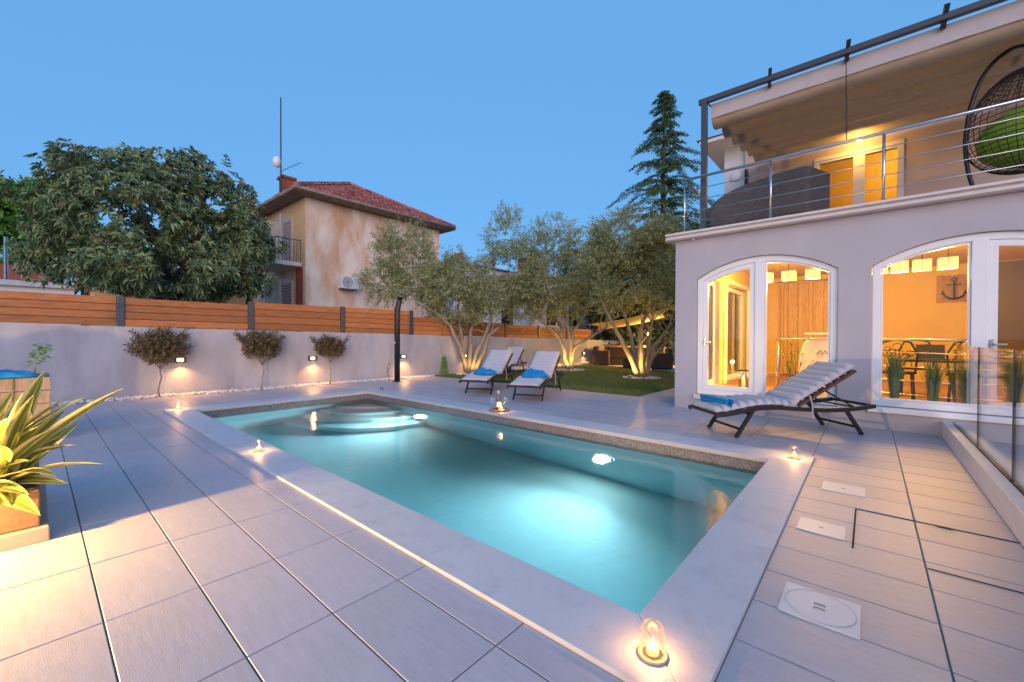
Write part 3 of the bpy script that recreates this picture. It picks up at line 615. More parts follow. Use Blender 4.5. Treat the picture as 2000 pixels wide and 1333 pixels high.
# ================================================================== terrace furniture
def wicker_sofa():
    t = thing('wicker_daybed', 'dark woven wicker daybed with a high curved back on the terrace', 'sofa', (-1.3,8.3,3.0))
    m = MB(); n = 40; rows = 34
    for i in range(n+1):
        a = i/n; x = -2.08 + 1.55*a; y = 7.62 + .10*math.sin(a*math.pi) + (.55*max(0,a-.86)/.14) - .0
        top = 3.36 + .47*math.sqrt(max(0,1-(1-a)**2)) - .05*a*a
        for k in range(rows+1):
            z = 3.02 + (top-3.02)*k/rows; wob = .006*math.sin(i*math.pi)*(-1)**k
            m.v.append(Vector((x, y - .04*math.sin(k/rows*math.pi) + .004*((i+k)%2), z)))
    for i in range(n):
        for k in range(rows): q = i*(rows+1)+k; m.f.append((q,q+rows+1,q+rows+2,q+1))
    o = m.build('back_shell', M['wicker'], t)
    so = o.modifiers.new('solid','SOLIDIFY'); so.thickness = .05; so.offset = 1
    pr_ = [( -2.08+1.55*i/n, 7.64+.10*math.sin(i/n*math.pi)+(.55*max(0,i/n-.86)/.14), 3.365+.47*math.sqrt(max(0,1-(1-i/n)**2)) - .05*(i/n)**2) for i in range(n+1)]
    MB().tube(pr_, .035, 8).build('top_rim', M['wicker'], t, smooth=True)
    bx('seat', M['wicker'], t, -2.0,-.6,7.85,9.0,3.05,3.33, .03); bx('seat_cushion', M['anth'], t, -1.95,-.65,7.9,8.95,3.332,3.42, .03)
    for x in (-1.95,-.65):
        for y in (7.9,8.9): bx('foot', M['black'], t, x-.03,x+.03,y-.03,y+.03,2.996,3.05)
wicker_sofa()
ec = thing('hanging_egg_chair', 'hanging wicker egg chair with lime cushion on a curved black stand', 'chair', (1.35,8.3,3.0))
EX, EY = 1.50, 8.35
st = [(1.02,8.25,3.02),(.99,8.25,3.3),(.955,8.25,3.7),(.96,8.25,4.1),(1.02,8.25,4.45),(1.14,8.27,4.75),(1.32,8.3,4.95),(1.55,8.34,5.0),(EX,EY,4.96)]
st = [(1.115,8.25,3.02),(1.06,8.25,3.16),(1.0,8.25,3.4),(.965,8.25,3.7),(.965,8.25,4.0),(1.01,8.25,4.35),(1.10,8.27,4.66),(1.22,8.29,4.86),(1.38,8.33,4.98),(EX,EY,4.98)]
st = cat(st, 6)
MB().tube(st, .024, 10).build('stand', M['black'], ec, smooth=True)
MB().tube([(EX+.45*math.cos(a),EY+.45*math.sin(a),3.025) for a in [i*2*math.pi/20 for i in range(21)]], .025, 8).build('base_ring', M['black'], ec, smooth=True)
MB().tube([(1.115,8.25,3.03),(1.2,8.28,3.025)], .03, 8).build('base_joint', M['black'], ec)
MB().tube([(EX,EY,4.98),(EX,EY,4.66)], .012, 6).build('chain', M['steel'], ec)
bm = bmesh.new(); bmesh.ops.create_uvsphere(bm, u_segments=40, v_segments=30, radius=1)
for v in bm.verts: z = v.co.z; v.co = Vector((EX + v.co.x*.54*(1-.16*z), EY + v.co.y*.54*(1-.16*z), 4.02 + z*.66)) - Vector((1.35,8.3,3.0))
dele = [f for f in bm.faces if (f.calc_center_median().y + 8.3 - EY) > .22 and abs(f.calc_center_median().z - .9) < .5]
bmesh.ops.delete(bm, geom=dele, context='FACES'); me = bpy.data.meshes.new('basket'); bm.to_mesh(me); bm.free(); me.materials.append(M['black'])
bk = bpy.data.objects.new('basket', me); COL.objects.link(bk); bk.parent = ec; W[bk.name] = Vector((1.35,8.3,3.0)); wf = bk.modifiers.new('wire','WIREFRAME'); wf.thickness = .011
bm = bmesh.new(); bmesh.ops.create_uvsphere(bm, u_segments=24, v_segments=14, radius=1)
for v in bm.verts: v.co = Vector((EX + v.co.x*.44, EY + v.co.y*.40, 3.80 + v.co.z*.37 + .03*noise.noise(v.co*3))) - Vector((1.35,8.3,3.0))
me = bpy.data.meshes.new('seat_cushion'); bm.to_mesh(me); bm.free(); me.materials.append(M['green']); me.polygons.foreach_set('use_smooth',[True]*len(me.polygons)); o = bpy.data.objects.new('seat_cushion', me); COL.objects.link(o); o.parent = ec
# kerb and glass balustrade beside the deck
kb = tag(MB().prism([(.685,-.01),(.685,.185),(.765,.19),(.765,.172),(.80,.172),(.80,.19),(.90,.185),(.90,-.01)], 1, -.4, FY-.004).build('kerb', M['stone'], bevel=.004), 'low stone kerb carrying the glass balustrade at the right', 'kerb')
gb = thing('glass_balustrade', 'frameless glass balustrade set in the low kerb at the right', 'balustrade', (.7825,4,.17))
for y0, y1 in ((4.56,7.12),(1.9,4.53),(-.7,1.87)):
    bx('glass_panel', M['bal'], gb, .777,.788,y0,y1,.175,1.125); bx('gasket', M['black'], gb, .768,.776,y0,y1,.1735,.196)
for y in (4.545,): bx('joint_seal', M['black'], gb, .776,.789,y-.0125,y+.0125,.19,1.125)
bx('joint_seal', M['black'], gb, .776,.789,5.8165,5.818,.19,1.1245)
# ================================================================== sun loungers (built lying along +x, foot end at 0)
def make_lounger(name, label):
    t = thing(name, label, 'sun lounger', (0,0,0), 'sun loungers round the pool')
    def L(m, nm, mt, parent=None, **k): return m.build(nm, M[mt], parent or t, local=True, **k)
    rail = [(0,.30),(.22,.325),(.5,.375),(.75,.385),(1.05,.365),(1.4,.345),(1.75,.35),(2.1,.385)]
    def curve(P, n=6):
        out = []
        for i in range(len(P)-1):
            p0 = P[max(i-1,0)]; p1 = P[i]; p2 = P[i+1]; p3 = P[min(i+2,len(P)-1)]
            for k in range(n):
                u = k/n; out.append(tuple(.5*((2*p1[c]) + (-p0[c]+p2[c])*u + (2*p0[c]-5*p1[c]+4*p2[c]-p3[c])*u*u + (-p0[c]+3*p1[c]-3*p2[c]+p3[c])*u**3) for c in range(2)))
        return out + [P[-1]]
    rc = curve(rail)
    def bar(prof, y0, y1, dz0, dz1):
        m = MB(); n = len(prof)
        for x, z in prof: m.v += [Vector((x,y0,z+dz0)),Vector((x,y1,z+dz0)),Vector((x,y1,z+dz1)),Vector((x,y0,z+dz1))]
        for i in range(n-1):
            a, b = 4*i, 4*i+4
            for c in range(4): m.f.append((a+c,b+c,b+(c+1)%4,a+(c+1)%4))
        m.f.append((0,1,2,3)); m.f.append((4*n-1,4*n-2,4*n-3,4*n-4)); return m
    for s in (-1,1): L(bar(rc, s*.31-.014, s*.31+.014, -.05, 0), 'side_rail', 'black', bevel=.004)
    def railz(x):
        for (a,b),(c,d_) in zip(rc, rc[1:]):
            if a <= x <= c: return b + (d_-b)*(x-a)/(c-a)
        return rc[-1][1]
    for k in range(9):
        x = .03 + .115*k; z = railz(x); L(MB().beam((x,-.296,z-.02),(x,.296,z-.02),.07,.016), 'slat', 'darkwood')
    for s in (-1,1):
        L(MB().beam((.50,s*.285,railz(.5)-.03),(.27,s*.285,0),.045,.022,(0,1,0)), 'leg', 'black')
        L(MB().beam((1.72,s*.285,.32),(1.95,s*.285,0),.045,.022,(0,1,0)), 'leg', 'black')
    L(MB().beam((.335,-.28,.10),(.335,.28,.10),.02,.03), 'crossbar', 'black'); L(MB().beam((.46,-.28,.285),(.46,.28,.285),.02,.03), 'crossbar', 'black')
    L(MB().beam((1.88,-.28,.10),(1.88,.28,.10),.02,.03), 'crossbar', 'black'); L(MB().beam((2.08,-.296,.365),(2.08,.296,.365),.03,.03), 'crossbar', 'black')
    h0, h1 = Vector((1.08,0,.375)), Vector((1.84,0,.80))
    br = L(MB().beam(h0+Vector((0,-.29,0)),h1+Vector((0,-.29,0)),.03,.035,(0,1,0)), 'backrest_rail', 'darkwood'); L(MB().beam(h0+Vector((0,.29,0)),h1+Vector((0,.29,0)),.03,.035,(0,1,0)), 'backrest_rail', 'darkwood')
    for k in range(8):
        p = h0.lerp(h1,(k+.5)/8); dv = (h1-h0).normalized(); nn = Vector((-dv.z,0,dv.x))
        L(MB().beam(p+Vector((0,-.30,0))+nn*.018,p+Vector((0,.30,0))+nn*.018,.07,.014,nn), 'slat', 'darkwood')
    for s in (-1,1): L(MB().beam((1.42,s*.25,.58),(1.86,s*.25,.345),.018,.018), 'backrest_prop', 'black')
    L(MB().beam((1.86,-.25,.345),(1.86,.25,.345),.018,.018), 'crossbar', 'black')
    # quilted cushion: rolls across the lounger along the curved profile
    prof = [(.02+1.03*i/30, railz(.02+1.03*i/30)+.006) for i in range(31)]
    prof += [(h0.x+(h1.x-h0.x)*k/20-.022, h0.z+(h1.z-h0.z)*k/20+.036) for k in range(1,22)]
    S = [0.0]
    for a, b in zip(prof, prof[1:]): S.append(S[-1] + math.hypot(b[0]-a[0], b[1]-a[1]))
    n = 190; nr = 18; m = MB(); ny = 10; rr = random.Random(len(name)+3)
    def at(s):
        for i in range(len(S)-1):
            if S[i] <= s <= S[i+1]:
                u = (s-S[i])/(S[i+1]-S[i]); a, b = prof[i], prof[i+1]; d_ = Vector((b[0]-a[0],0,b[1]-a[1])).normalized(); return Vector((a[0]+(b[0]-a[0])*u,0,a[1]+(b[1]-a[1])*u)), Vector((-d_.z,0,d_.x))
        return Vector((prof[-1][0],0,prof[-1][1])), Vector((-.5,0,.85))
    for i in range(n+1):
        s = S[-1]*i/n; p, nn = at(s); ph = (i/n*nr)%1; th = .010 + .055*abs(math.sin(ph*math.pi))**.6
        if i in (0,n): th = .01
        for j in range(ny+1):
            y = -.285 + .57*j/ny; e = min(1, (min(j,ny-j)+.35)/1.4); w_ = .012*abs(math.sin(ph*math.pi)) * (1 if j in (0,ny) else 0) * (1 if j else -1)
            m.v.append(p + nn*(th*e + .004*noise.noise(Vector((s*9,y*6,2)))) + Vector((0,y+w_,0)))
    for i in range(n):
        for j in range(ny): a = i*(ny+1)+j; m.f.append((a,a+1,a+ny+2,a+ny+1))
    b0 = len(m.v)
    for i in range(n+1):
        p, nn = at(S[-1]*i/n); m.v += [p+Vector((0,-.285,0)), p+Vector((0,.285,0))]
    for i in range(n):
        a = i*(ny+1); c = a+ny; q = b0+2*i; m.f += [(a,a+ny+1,q+2,q),(c+ny+1,c,q+1,q+3),(q,q+2,q+3,q+1)]
    cu_ = L(m, 'cushion', 'cushion', smooth=True)
    st = MB(); st.tube([(1.22,-.30,.50),(1.235,-.325,.40),(1.24,-.33,.22)], .008, 6); L(st, 'tie_strap', 'cushion', cu_)
    return t
lg0 = make_lounger('sun_lounger', 'sun lounger with pale quilted cushion in front of the villa windows')
def put(o, x, y, deg): o.location = (x,y,0); o.rotation_euler = (0,0,R(deg))
put(lg0, -1.60, 5.53, 46.8)
for (x,y,a,lab) in ((-4.80,5.87,112,'sun lounger with pale cushion standing between the wine tray and the lawn'),(-6.15,5.90,114,'sun lounger with pale cushion and a towel, nearer the left olive tree'),(-8.15,8.75,113,'far sun lounger without a towel half hidden behind the two others')):
    c = copy_tree(lg0); c['label'] = lab; put(c, x, y, a)
# towels
def heap(x, y, z, lx, ly, h, rz, seed, label, slope=0):
    m = MB(); nx, ny = 30, 22; ca, sa = math.cos(rz), math.sin(rz)
    for i in range(nx+1):
        for j in range(ny+1):
            u, v = 2*i/nx-1, 2*j/ny-1; ang = math.atan2(v,u); lim = .82 + .22*noise.noise(Vector((math.cos(ang)*1.6,math.sin(ang)*1.6,seed)))
            k = max(abs(u),abs(v)); rad = math.hypot(u,v) or 1; sc2 = lim*k/rad
            px, py = u*sc2*lx/2, v*sc2*ly/2; e = max(0,1-k**4)
            hz = h*e*(.55 + .45*abs(noise.noise(Vector((u*1.7,v*1.7,seed+5))))*1.6 + .30*noise.noise(Vector((u*3.6,v*3.2,seed+9)))) + .006
            m.v.append(Vector((x + px*ca - py*sa, y + px*sa + py*ca, z + hz + slope*px)))
    for i in range(nx):
        for j in range(ny): a = i*(ny+1)+j; m.f.append((a,a+1,a+ny+2,a+ny+1) if False else (a,a+ny+1,a+ny+2,a+1))
    o = m.build('towel', M['towel'], origin=(x,y,z), smooth=True); s = o.modifiers.new('solid','SOLIDIFY'); s.thickness = .012; s.offset = -1
    return tag(o, label, 'towel', 'blue towels')
def on(o, u, v): 
    a = o[2]; return (o[0]+u*math.cos(R(a))-v*math.sin(R(a)), o[1]+u*math.sin(R(a))+v*math.cos(R(a)))
xa, ya = on((-4.80,5.87,112), .55, -.04); heap(xa, ya, .425, .50, .66, .17, R(112), 3, 'crumpled blue towel on the lounger beside the wine tray')
xa, ya = on((-6.15,5.90,114), .42, -.10); heap(xa, ya, .41, .50, .62, .15, R(120), 14, 'crumpled blue towel hanging over the lounger nearer the left olive tree')
# rolled towel on the front lounger
m = MB(); ca = on((-1.60,5.53,46.8), .20, 0); dv = Vector((-math.sin(R(46.8+6)), math.cos(R(46.8+6)), 0)); axn = Vector((dv.y,-dv.x,0))
P0 = Vector((ca[0],ca[1],.385)) + dv*.26; P1 = Vector((ca[0],ca[1],.39)) - dv*.24
nr_, ns = 26, 40
for i in range(nr_+1):
    c = P0.lerp(P1, i/nr_)
    for k in range(ns+1):
        a = k/ns*2*math.pi*2.4; r = .020 + .034*k/ns + .004*noise.noise(Vector((i*.3,k*.3,1))) * 1.5
        if k == ns: r += .004
        m.v.append(c + axn*r*math.cos(a)*1.25 + Vector((0,0,r*math.sin(a)+.02)) + dv*(.012*math.sin(k*.4) if i in (0,nr_) else 0))
for i in range(nr_):
    for k in range(ns): a = i*(ns+1)+k; m.f.append((a,a+1,a+ns+2,a+ns+1))
m.add([P0+axn*-.11-Vector((0,0,.028)), P1+dv*.12+axn*-.13-Vector((0,0,.026)), P1+dv*.12+axn*.05-Vector((0,0,.02)), P0+axn*.05-Vector((0,0,.022))], [(0,1,2,3)])
o = m.build('towel', M['towel'], smooth=True); s = o.modifiers.new('solid','SOLIDIFY'); s.thickness = .006
tag(o, 'rolled blue towel on the foot end of the lounger in front of the villa', 'towel', 'blue towels')
# ================================================================== candles, bottle and tray
def candle(x, y, z, label, e=1.6):
    t = thing('candle_lantern', label, 'candle', (x,y,z), 'candles on the pool edge')
    MB().lathe([(.001,.0005),(.052,.0005),(.055,.006),(.050,.012),(.046,.009),(.001,.008)], (x,y,z), 28).build('saucer', M['plinth'], t, smooth=True)
    MB().lathe([(.044,.012),(.048,.03),(.050,.055),(.047,.085),(.040,.108),(.037,.112)], (x,y,z), 28).build('glass_shade', M['jar'], t, smooth=True)
    MB().lathe([(.001,.0095),(.023,.0095),(.024,.012),(.024,.032),(.020,.034),(.001,.031)], (x,y,z), 20).build('tea_candle', M['wax'], t, smooth=True)
    MB().lathe([(.0005,.034),(.0045,.042),(.005,.048),(.003,.058),(.0004,.068)], (x,y,z), 10).build('flame', M['flame'], t, smooth=True)
    lamp(t, 'candle_light', (x,y,z+.06), e, WARM, .012)
candle(-.60,1.50,.02,'lit candle in a glass on the nearest corner of the pool edge', 1.0); candle(-4.74,1.51,.02,'lit candle in a glass on the long pool edge near the plants', 1.3)
candle(-8.45,1.52,.02,'lit candle in a glass on the far left corner of the pool edge', 1.6); candle(-.55,4.90,.02,'lit candle in a glass on the pool corner by the front lounger', 1.3)
candle(-4.42,4.86,.036,'lit candle beside the wine bottle on the tray', 1.0)
tr = tag(MB().lathe([(.001,0),(.155,0),(.165,.012),(.16,.015),(.15,.008),(.001,.008)], (-4.50,4.90,.0205), 30).build('tray', M['planter'], smooth=True), 'round wooden tray on the far pool edge', 'tray')
bo = thing('wine_bottle', 'rose wine bottle standing on the round tray', 'bottle', (-4.54,4.92,.0285))
M['rose'] = mat('rose wine', (.50,.14,.08), .1, var=.05); M['label'] = mat('paper label', (.7,.62,.55), .7)
MB().lathe([(.001,0),(.037,0),(.039,.01),(.039,.17),(.034,.20),(.016,.235),(.0145,.30)], (-4.54,4.92,.029), 22).build('bottle_body', M['thin'], bo, smooth=True)
MB().lathe([(.001,.006),(.034,.006),(.036,.012),(.036,.165),(.001,.166)], (-4.54,4.92,.029), 22).build('wine', M['rose'], bo, smooth=True)
MB().lathe([(.0155,.265),(.0165,.267),(.0165,.31),(.001,.311)], (-4.54,4.92,.029), 16).build('capsule', M['label'], bo, smooth=True); MB().lathe([(.0396,.05),(.0396,.13)], (-4.54,4.92,.029), 22).build('paper_label', M['label'], bo, smooth=True)
def wineglass(x, y, z, label):
    return tag(MB().lathe([(.001,.0),(.032,.002),(.004,.008),(.0035,.085),(.02,.10),(.034,.13),(.036,.16),(.030,.205),(.029,.205)], (x,y,z), 22).build('wine_glass', M['thin'], smooth=True), label, 'glass', 'wine glasses on the tray')
wineglass(-4.44,4.97,.029,'empty wine glass right of the bottle on the tray'); wineglass(-4.60,4.83,.029,'empty wine glass left of the bottle on the tray')
# small glass on the far corner of the coping
tag(MB().lathe([(.001,0),(.03,0),(.036,.09),(.034,.09),(.028,.006),(.001,.006)], (-8.0,4.93,.0205), 18).build('drinking_glass', M['thin'], smooth=True), 'small empty glass on the far corner of the pool edge', 'glass')
# floor covers and the access hatch
def cover(x0,x1,y0,y1,label,big=False):
    t = thing('skimmer_cover', label, 'cover', ((x0+x1)/2,(y0+y1)/2,.001), 'white covers in the deck')
    bx('plate', M['plate'], t, x0,x1,y0,y1,.001,.006, .001)
    cx, cy_ = (x0+x1)/2, (y0+y1)/2
    if big:
        MB().lathe([(.129,.0065),(.129,.008),(.126,.008),(.126,.0065)], (cx,cy_,0), 48).build('lid_rim', M['shut'], t)
        MB().lathe([(.001,.0068),(.124,.0068),(.1255,.0062)], (cx,cy_,0), 48).build('lid', M['plate'], t)
        for dy in (.018,-.018):
            k = MB(); k.box(cx-.02,cx+.02,cy_+dy-.002,cy_+dy+.002,.0085,.010); k.box(cx-.02,cx-.017,cy_+dy-.010,cy_+dy-.002,.0085,.010); k.box(cx+.017,cx+.02,cy_+dy-.010,cy_+dy-.002,.0085,.010); k.build('lid_mark', M['anth'], t)
    else: bx('finger_slot', M['anth'], t, cx-.012,cx+.012,cy_-.004,cy_+.004,.006,.0075)
cover(-.298,-.017,2.144,2.417,'largest white pool cover with a round lid in the deck', True); cover(-.338,-.10,3.137,3.358,'middle white cover plate in the deck beside the access hatch'); cover(-.28,-.012,4.088,4.338,'white cover plate in the deck nearest the front lounger')
ah = thing('access_hatch', 'tiled access hatch outlined by a thin dark metal edge in the deck', 'hatch', (.3,3.4,.0))
bx('edge_strip', M['dim'], ah, -.066,-.057,3.06,3.785,.0012,.004); bx('edge_strip', M['dim'], ah, -.056,.68,3.776,3.785,.0012,.004); bx('edge_strip', M['dim'], ah, .24,.68,3.045,3.051,.0012,.004)
MB().tube([(.32,3.765,.008),(.34,3.74,.01),(.39,3.735,.01),(.41,3.765,.008)], .004, 6).build('lifting_ring', M['anth'], ah)
# shower column
sh = thing('outdoor_shower', 'tall black shower column with a curved top in front of the garden wall', 'shower', (-9.62,6.40,0))
MB().tube([(-9.62,6.40,.0),(-9.62,6.40,1.75),(-9.615,6.405,1.95),(-9.59,6.44,2.15),(-9.57,6.46,2.28)], [.075,.075,.075,.07,.05], 14).build('column', M['black'], sh, smooth=True)
MB().lathe([(.001,0),(.13,0),(.13,.012),(.09,.02)], (-9.62,6.40,.001), 20).build('foot_plate', M['black'], sh)
MB().lathe([(.02,0),(.03,.01),(.03,.05),(.001,.055)], (-9.60,6.31,1.02), 12).build('tap', M['steel'], sh, smooth=True)
MB().lathe([(.001,.02),(.09,.0),(.09,-.015),(.001,-.015)], (-9.53,6.42,2.26), 16).build('shower_head', M['black'], sh, smooth=True)
m = MB(); m.tube([(-9.75,6.25,.02),(-9.80,6.22,.25),(-9.78,6.2,.45)], .006, 5)
rr = random.Random(2)
for k in range(40):
    p = Vector((-9.78+rr.uniform(-.06,.06),6.22+rr.uniform(-.06,.06),rr.uniform(.1,.5))); dv = Vector((rr.uniform(-1,1),rr.uniform(-1,1),rr.uniform(-.2,1))).normalized()*.05; wv = dv.cross(Vector((.3,.2,1))).normalized()*.012; m.add([p,p+dv*.5+wv,p+dv,p+dv*.5-wv],[(0,1,2,3)])
tag(m.build('small_shrub', M['photin']), 'tiny shrub at the foot of the black shower column', 'plant')
MB2 = MB().lathe([(.03,0),(.055,.005),(.055,.022),(.05,.025),(.001,.02)], (-2.28,FY-.22,.001), 16)
tag(MB2.build('floor_dish', M['thin'], smooth=True), 'small clear glass dish on the deck at the villa corner', 'dish')
# ================================================================== near planter with the striped flax plant
npn = thing('flax_planter', 'low timber planter with a pale plinth at the left edge', 'planter', (-4.15,-.75,0))
bx('plinth', M['plinth'], npn, -4.72,-3.625,-1.6,.055,.001,.085, .006); bx('planter_box', M['planter'], npn, -4.68,-3.66,-1.56,.02,.086,.30, .008); bx('soil', M['soil'], npn, -4.66,-3.68,-1.54,.0,.3005,.308)
fl = thing('planter_light', 'warm spotlight fixed to the front of the left planter', 'light', (-3.62,-.95,.18))
bx('housing', M['anth'], fl, -3.659,-3.61,-1.01,-.89,.18,.27, .006); bx('lens', M['bulb'], fl, -3.609,-3.604,-.995,-.905,.19,.26)
lamp(fl, 'bulb', (-3.575,-.95,.37), 250, (1,.59,.18), .05)
def flaxmat():
    m = bpy.data.materials.new('striped flax leaf'); m.use_nodes = True; N = m.node_tree.nodes; L = m.node_tree.links; p = N['Principled BSDF']
    uv = N.new('ShaderNodeUVMap'); sp = N.new('ShaderNodeSeparateXYZ'); L.new(uv.outputs[0], sp.inputs[0])
    nz = N.new('ShaderNodeTexNoise'); nz.inputs['Scale'].default_value = 3; mp = N.new('ShaderNodeMapping'); mp.inputs['Scale'].default_value = (8,.6,1); L.new(uv.outputs[0], mp.inputs[0]); L.new(mp.outputs[0], nz.inputs[0])
    ad = N.new('ShaderNodeMath'); ad.operation = 'MULTIPLY_ADD'; ad.inputs[1].default_value = .22; L.new(nz.outputs[0], ad.inputs[0]); L.new(sp.outputs[0], ad.inputs[2])
    cr = N.new('ShaderNodeValToRGB'); e = cr.color_ramp.elements; e[0].position = .20; e[0].color = (.62,.56,.22,1); e[1].position = 1.0; e[1].color = (.62,.56,.22,1)
    for pos, c in ((.28,(.16,.20,.03)),(.44,(.20,.23,.04)),(.50,(.55,.52,.16)),(.58,(.13,.18,.03)),(.80,(.18,.21,.04)),(.87,(.62,.56,.22))): x = e.new(pos); x.color = (*c,1)
    L.new(ad.outputs[0], cr.inputs[0]); L.new(cr.outputs[0], p.inputs['Base Color']); p.inputs['Roughness'].default_value = .45
    td = N.new('ShaderNodeBsdfTranslucent'); L.new(cr.outputs[0], td.inputs[0]); mx = N.new('ShaderNodeMixShader'); mx.inputs[0].default_value = .25
    L.new(p.outputs[0], mx.inputs[1]); L.new(td.outputs[0], mx.inputs[2]); L.new(mx.outputs[0], N['Material Output'].inputs[0]); return m
M['flax'] = flaxmat()
fx = thing('flax_plant', 'yellow striped flax plant with long sword leaves in the left planter', 'plant', (-3.95,-.25,.26))
tips = [(-3.85,.04,.98),(-3.40,.36,.89),(-3.71,.16,.84),(-3.52,.27,.42),(-3.66,.18,.53),(-3.74,.13,.75),(-3.64,.22,.83),(-3.91,-.02,.75),(-4.0,-.1,.56),(-4.05,-.14,.78),(-3.78,.09,.50),(-3.72,.14,.60),(-3.98,-.08,.87),(-3.55,-.02,.50),(-3.45,-.12,.62),(-3.50,.10,.68),(-3.6,-.25,.85),(-3.7,-.3,1.0),(-3.9,-.5,.95),(-4.3,-.3,.9),(-4.4,-.05,.8),(-4.2,.12,.7),(-4.0,.2,.62),(-3.4,-.4,.5),(-3.62,-.1,.74),(-3.8,-.12,.92),(-3.47,.02,.20),(-3.5,-.12,.28),(-3.40,-.08,.30),(-3.42,-.02,.34),(-3.40,.08,.42),(-3.36,-.18,.36),(-3.5,-.3,.30),(-3.55,.13,.33),(-3.48,-.22,.74),(-3.75,.02,.66),(-3.66,.0,.86)]
rr = random.Random(21)
for i, tp in enumerate(tips):
    b0 = Vector((-3.93+rr.uniform(-.10,.12), -.20+rr.uniform(-.10,.10)  , .295)); tp = Vector(tp); n = 14
    mid = b0.lerp(tp,.5) + Vector((0,0,.05+.07*rr.random())); wmax = rr.uniform(.036,.056); m = MB(); m.uv = []
    side = (tp-b0).cross(Vector((rr.uniform(-.5,.5),rr.uniform(-.5,.5),1))).normalized()
    for k in range(n+1):
        u = k/n; p = b0*(1-u)**2 + mid*2*u*(1-u) + tp*u*u; tg = ((mid-b0)*(1-u)+(tp-mid)*u).normalized(); nn = side.cross(tg).normalized()
        wd = wmax*(.55+.45*math.sin(min(1,u*1.6)*math.pi/2))*(1-max(0,(u-.55)/.45)**1.7) + .0008
        m.v += [p-side*wd+nn*wd*.35, p, p+side*wd+nn*wd*.35]
    for k in range(n):
        a = 3*k; m.f += [(a,a+1,a+4,a+3),(a+1,a+2,a+5,a+4)]
        m.uv += [(0,k/n),(.5,k/n),(.5,(k+1)/n),(0,(k+1)/n),(.5,k/n),(1,k/n),(1,(k+1)/n),(.5,(k+1)/n)]
    m.build('leaf', M['flax'], fx, smooth=True)
# tall planter behind, with straps, a towel on top and a seedling
tp_ = thing('tall_planter', 'tall square timber planter with black straps at the left edge', 'planter', (-7.4,-.5,0))
M['greywood'] = mat('weathered boards', (.26,.20,.17), .75, var=.25, vs=6, bump=.3, stretch=(8,8,1))
for k in range(5): bx('board', M['greywood'], tp_, -7.75,-6.97,-1.2,.12,.002+.148*k,.145+.148*k, .004)
MB().beam((-6.962,-.16,.002),(-6.962,-.15,.742),.012,.03,(1,0,0)).build('strap', M['black'], tp_); MB().beam((-6.962,-.42,.25),(-6.962,-.26,.742),.012,.03,(1,0,0)).build('strap', M['black'], tp_)
heap(-7.15,-.28,.745,.62,.80,.09,R(0),31,'blue towel spread on top of the tall timber planter')
m = MB(); m.tube([(-7.25,.0,.74),(-7.24,.02,.93),(-7.20,.06,1.10)], [.008,.006,.004], 6); rr = random.Random(6)
for k in range(46):
    f_ = rr.uniform(.3,1); p = Vector((-7.25+.05*f_,.0+.06*f_,.78+.33*f_)); dv = Vector((rr.uniform(-1,1),rr.uniform(-1,1),rr.uniform(-.3,.6))).normalized()*rr.uniform(.06,.12); wv = dv.cross(Vector((0,0,1))).normalized()*.025; m.add([p+dv*.3,p+dv*.7+wv,p+dv*1.1-Vector((0,0,.02)),p+dv*.7-wv],[(0,1,2,3)])
tag(m.build('seedling', M['lgreen']), 'young light green plant growing out of the tall planter', 'plant')
# ================================================================== vegetation
def spray(m, p, d_, ln, nl, ll, lw, rr, droop=.1):
    d_ = d_.normalized(); x = d_.orthogonal().normalized(); y = d_.cross(x)
    for k in range(nl):
        f_ = (k+.5)/nl; a = k*2.4 + rr.uniform(-.5,.5); q = p + d_*ln*f_ - Vector((0,0,droop*ln*f_*f_))
        ld = (d_*rr.uniform(.5,1) + (x*math.cos(a)+y*math.sin(a))*rr.uniform(.7,1.1)).normalized(); ld.z -= droop; l = ll*rr.uniform(.7,1.2)
        s = ld.cross(Vector((rr.uniform(-1,1),rr.uniform(-1,1),rr.uniform(-1,1)))).normalized()*lw*rr.uniform(.7,1.2)
        m.add([q, q+ld*l*.5+s, q+ld*l, q+ld*l*.5-s], [(0,1,2,3)])
def crown(ells, n, rr, fn, thr=-.12, ns=1.1, shell=.45, amp=.22):
    tot = sum(e[3]*e[3]*e[4] for e in ells); out = MB()
    for e in ells:
        k = int(n*e[3]*e[3]*e[4]/tot) + 10; c = Vector(e[:3]); r = Vector((e[3],e[3],e[4])); made = 0; tries = 0
        while made < k and tries < k*8:
            tries += 1
            v = Vector((rr.gauss(0,1),rr.gauss(0,1),rr.gauss(0,1))).normalized(); q = v*(shell+(1-shell)*rr.random()**.6)*(1+amp*noise.noise(v*2.3+c))
            p = c + Vector((q.x*r.x,q.y*r.y,q.z*r.z))
            if noise.noise(p*ns) < thr: continue
            made += 1; fn(out, p, v)
    return out
def limbs(paths, r0, r1, rr, twigs=None, n=8):
    m = MB()
    for P in paths:
        P = [Vector(p) for p in P]; k = len(P); Q = [P[0]]
        for i in range(k-1):
            for s in (1/3,2/3,1):
                j = Vector((rr.uniform(-.025,.025),rr.uniform(-.025,.025),0)) if s < 1 else Vector((0,0,0)); Q.append(P[i].lerp(P[i+1],s)+j)
        kk = len(Q); m.tube(Q, [(r0*(1-i/(kk-1))+r1*i/(kk-1))*(1+.10*math.sin(i*2.1)) for i in range(kk)], n)
        if twigs:
            for _ in range(twigs):
                a = Q[rr.randrange(kk*2//3,kk)]; b = a + Vector((rr.uniform(-.5,.5),rr.uniform(-.5,.5),rr.uniform(.2,.8))); m.tube([a,a.lerp(b,.5)+Vector((rr.uniform(-.06,.06),0,.05)),b], [r1*.8,r1*.55,.006], 5)
    return m
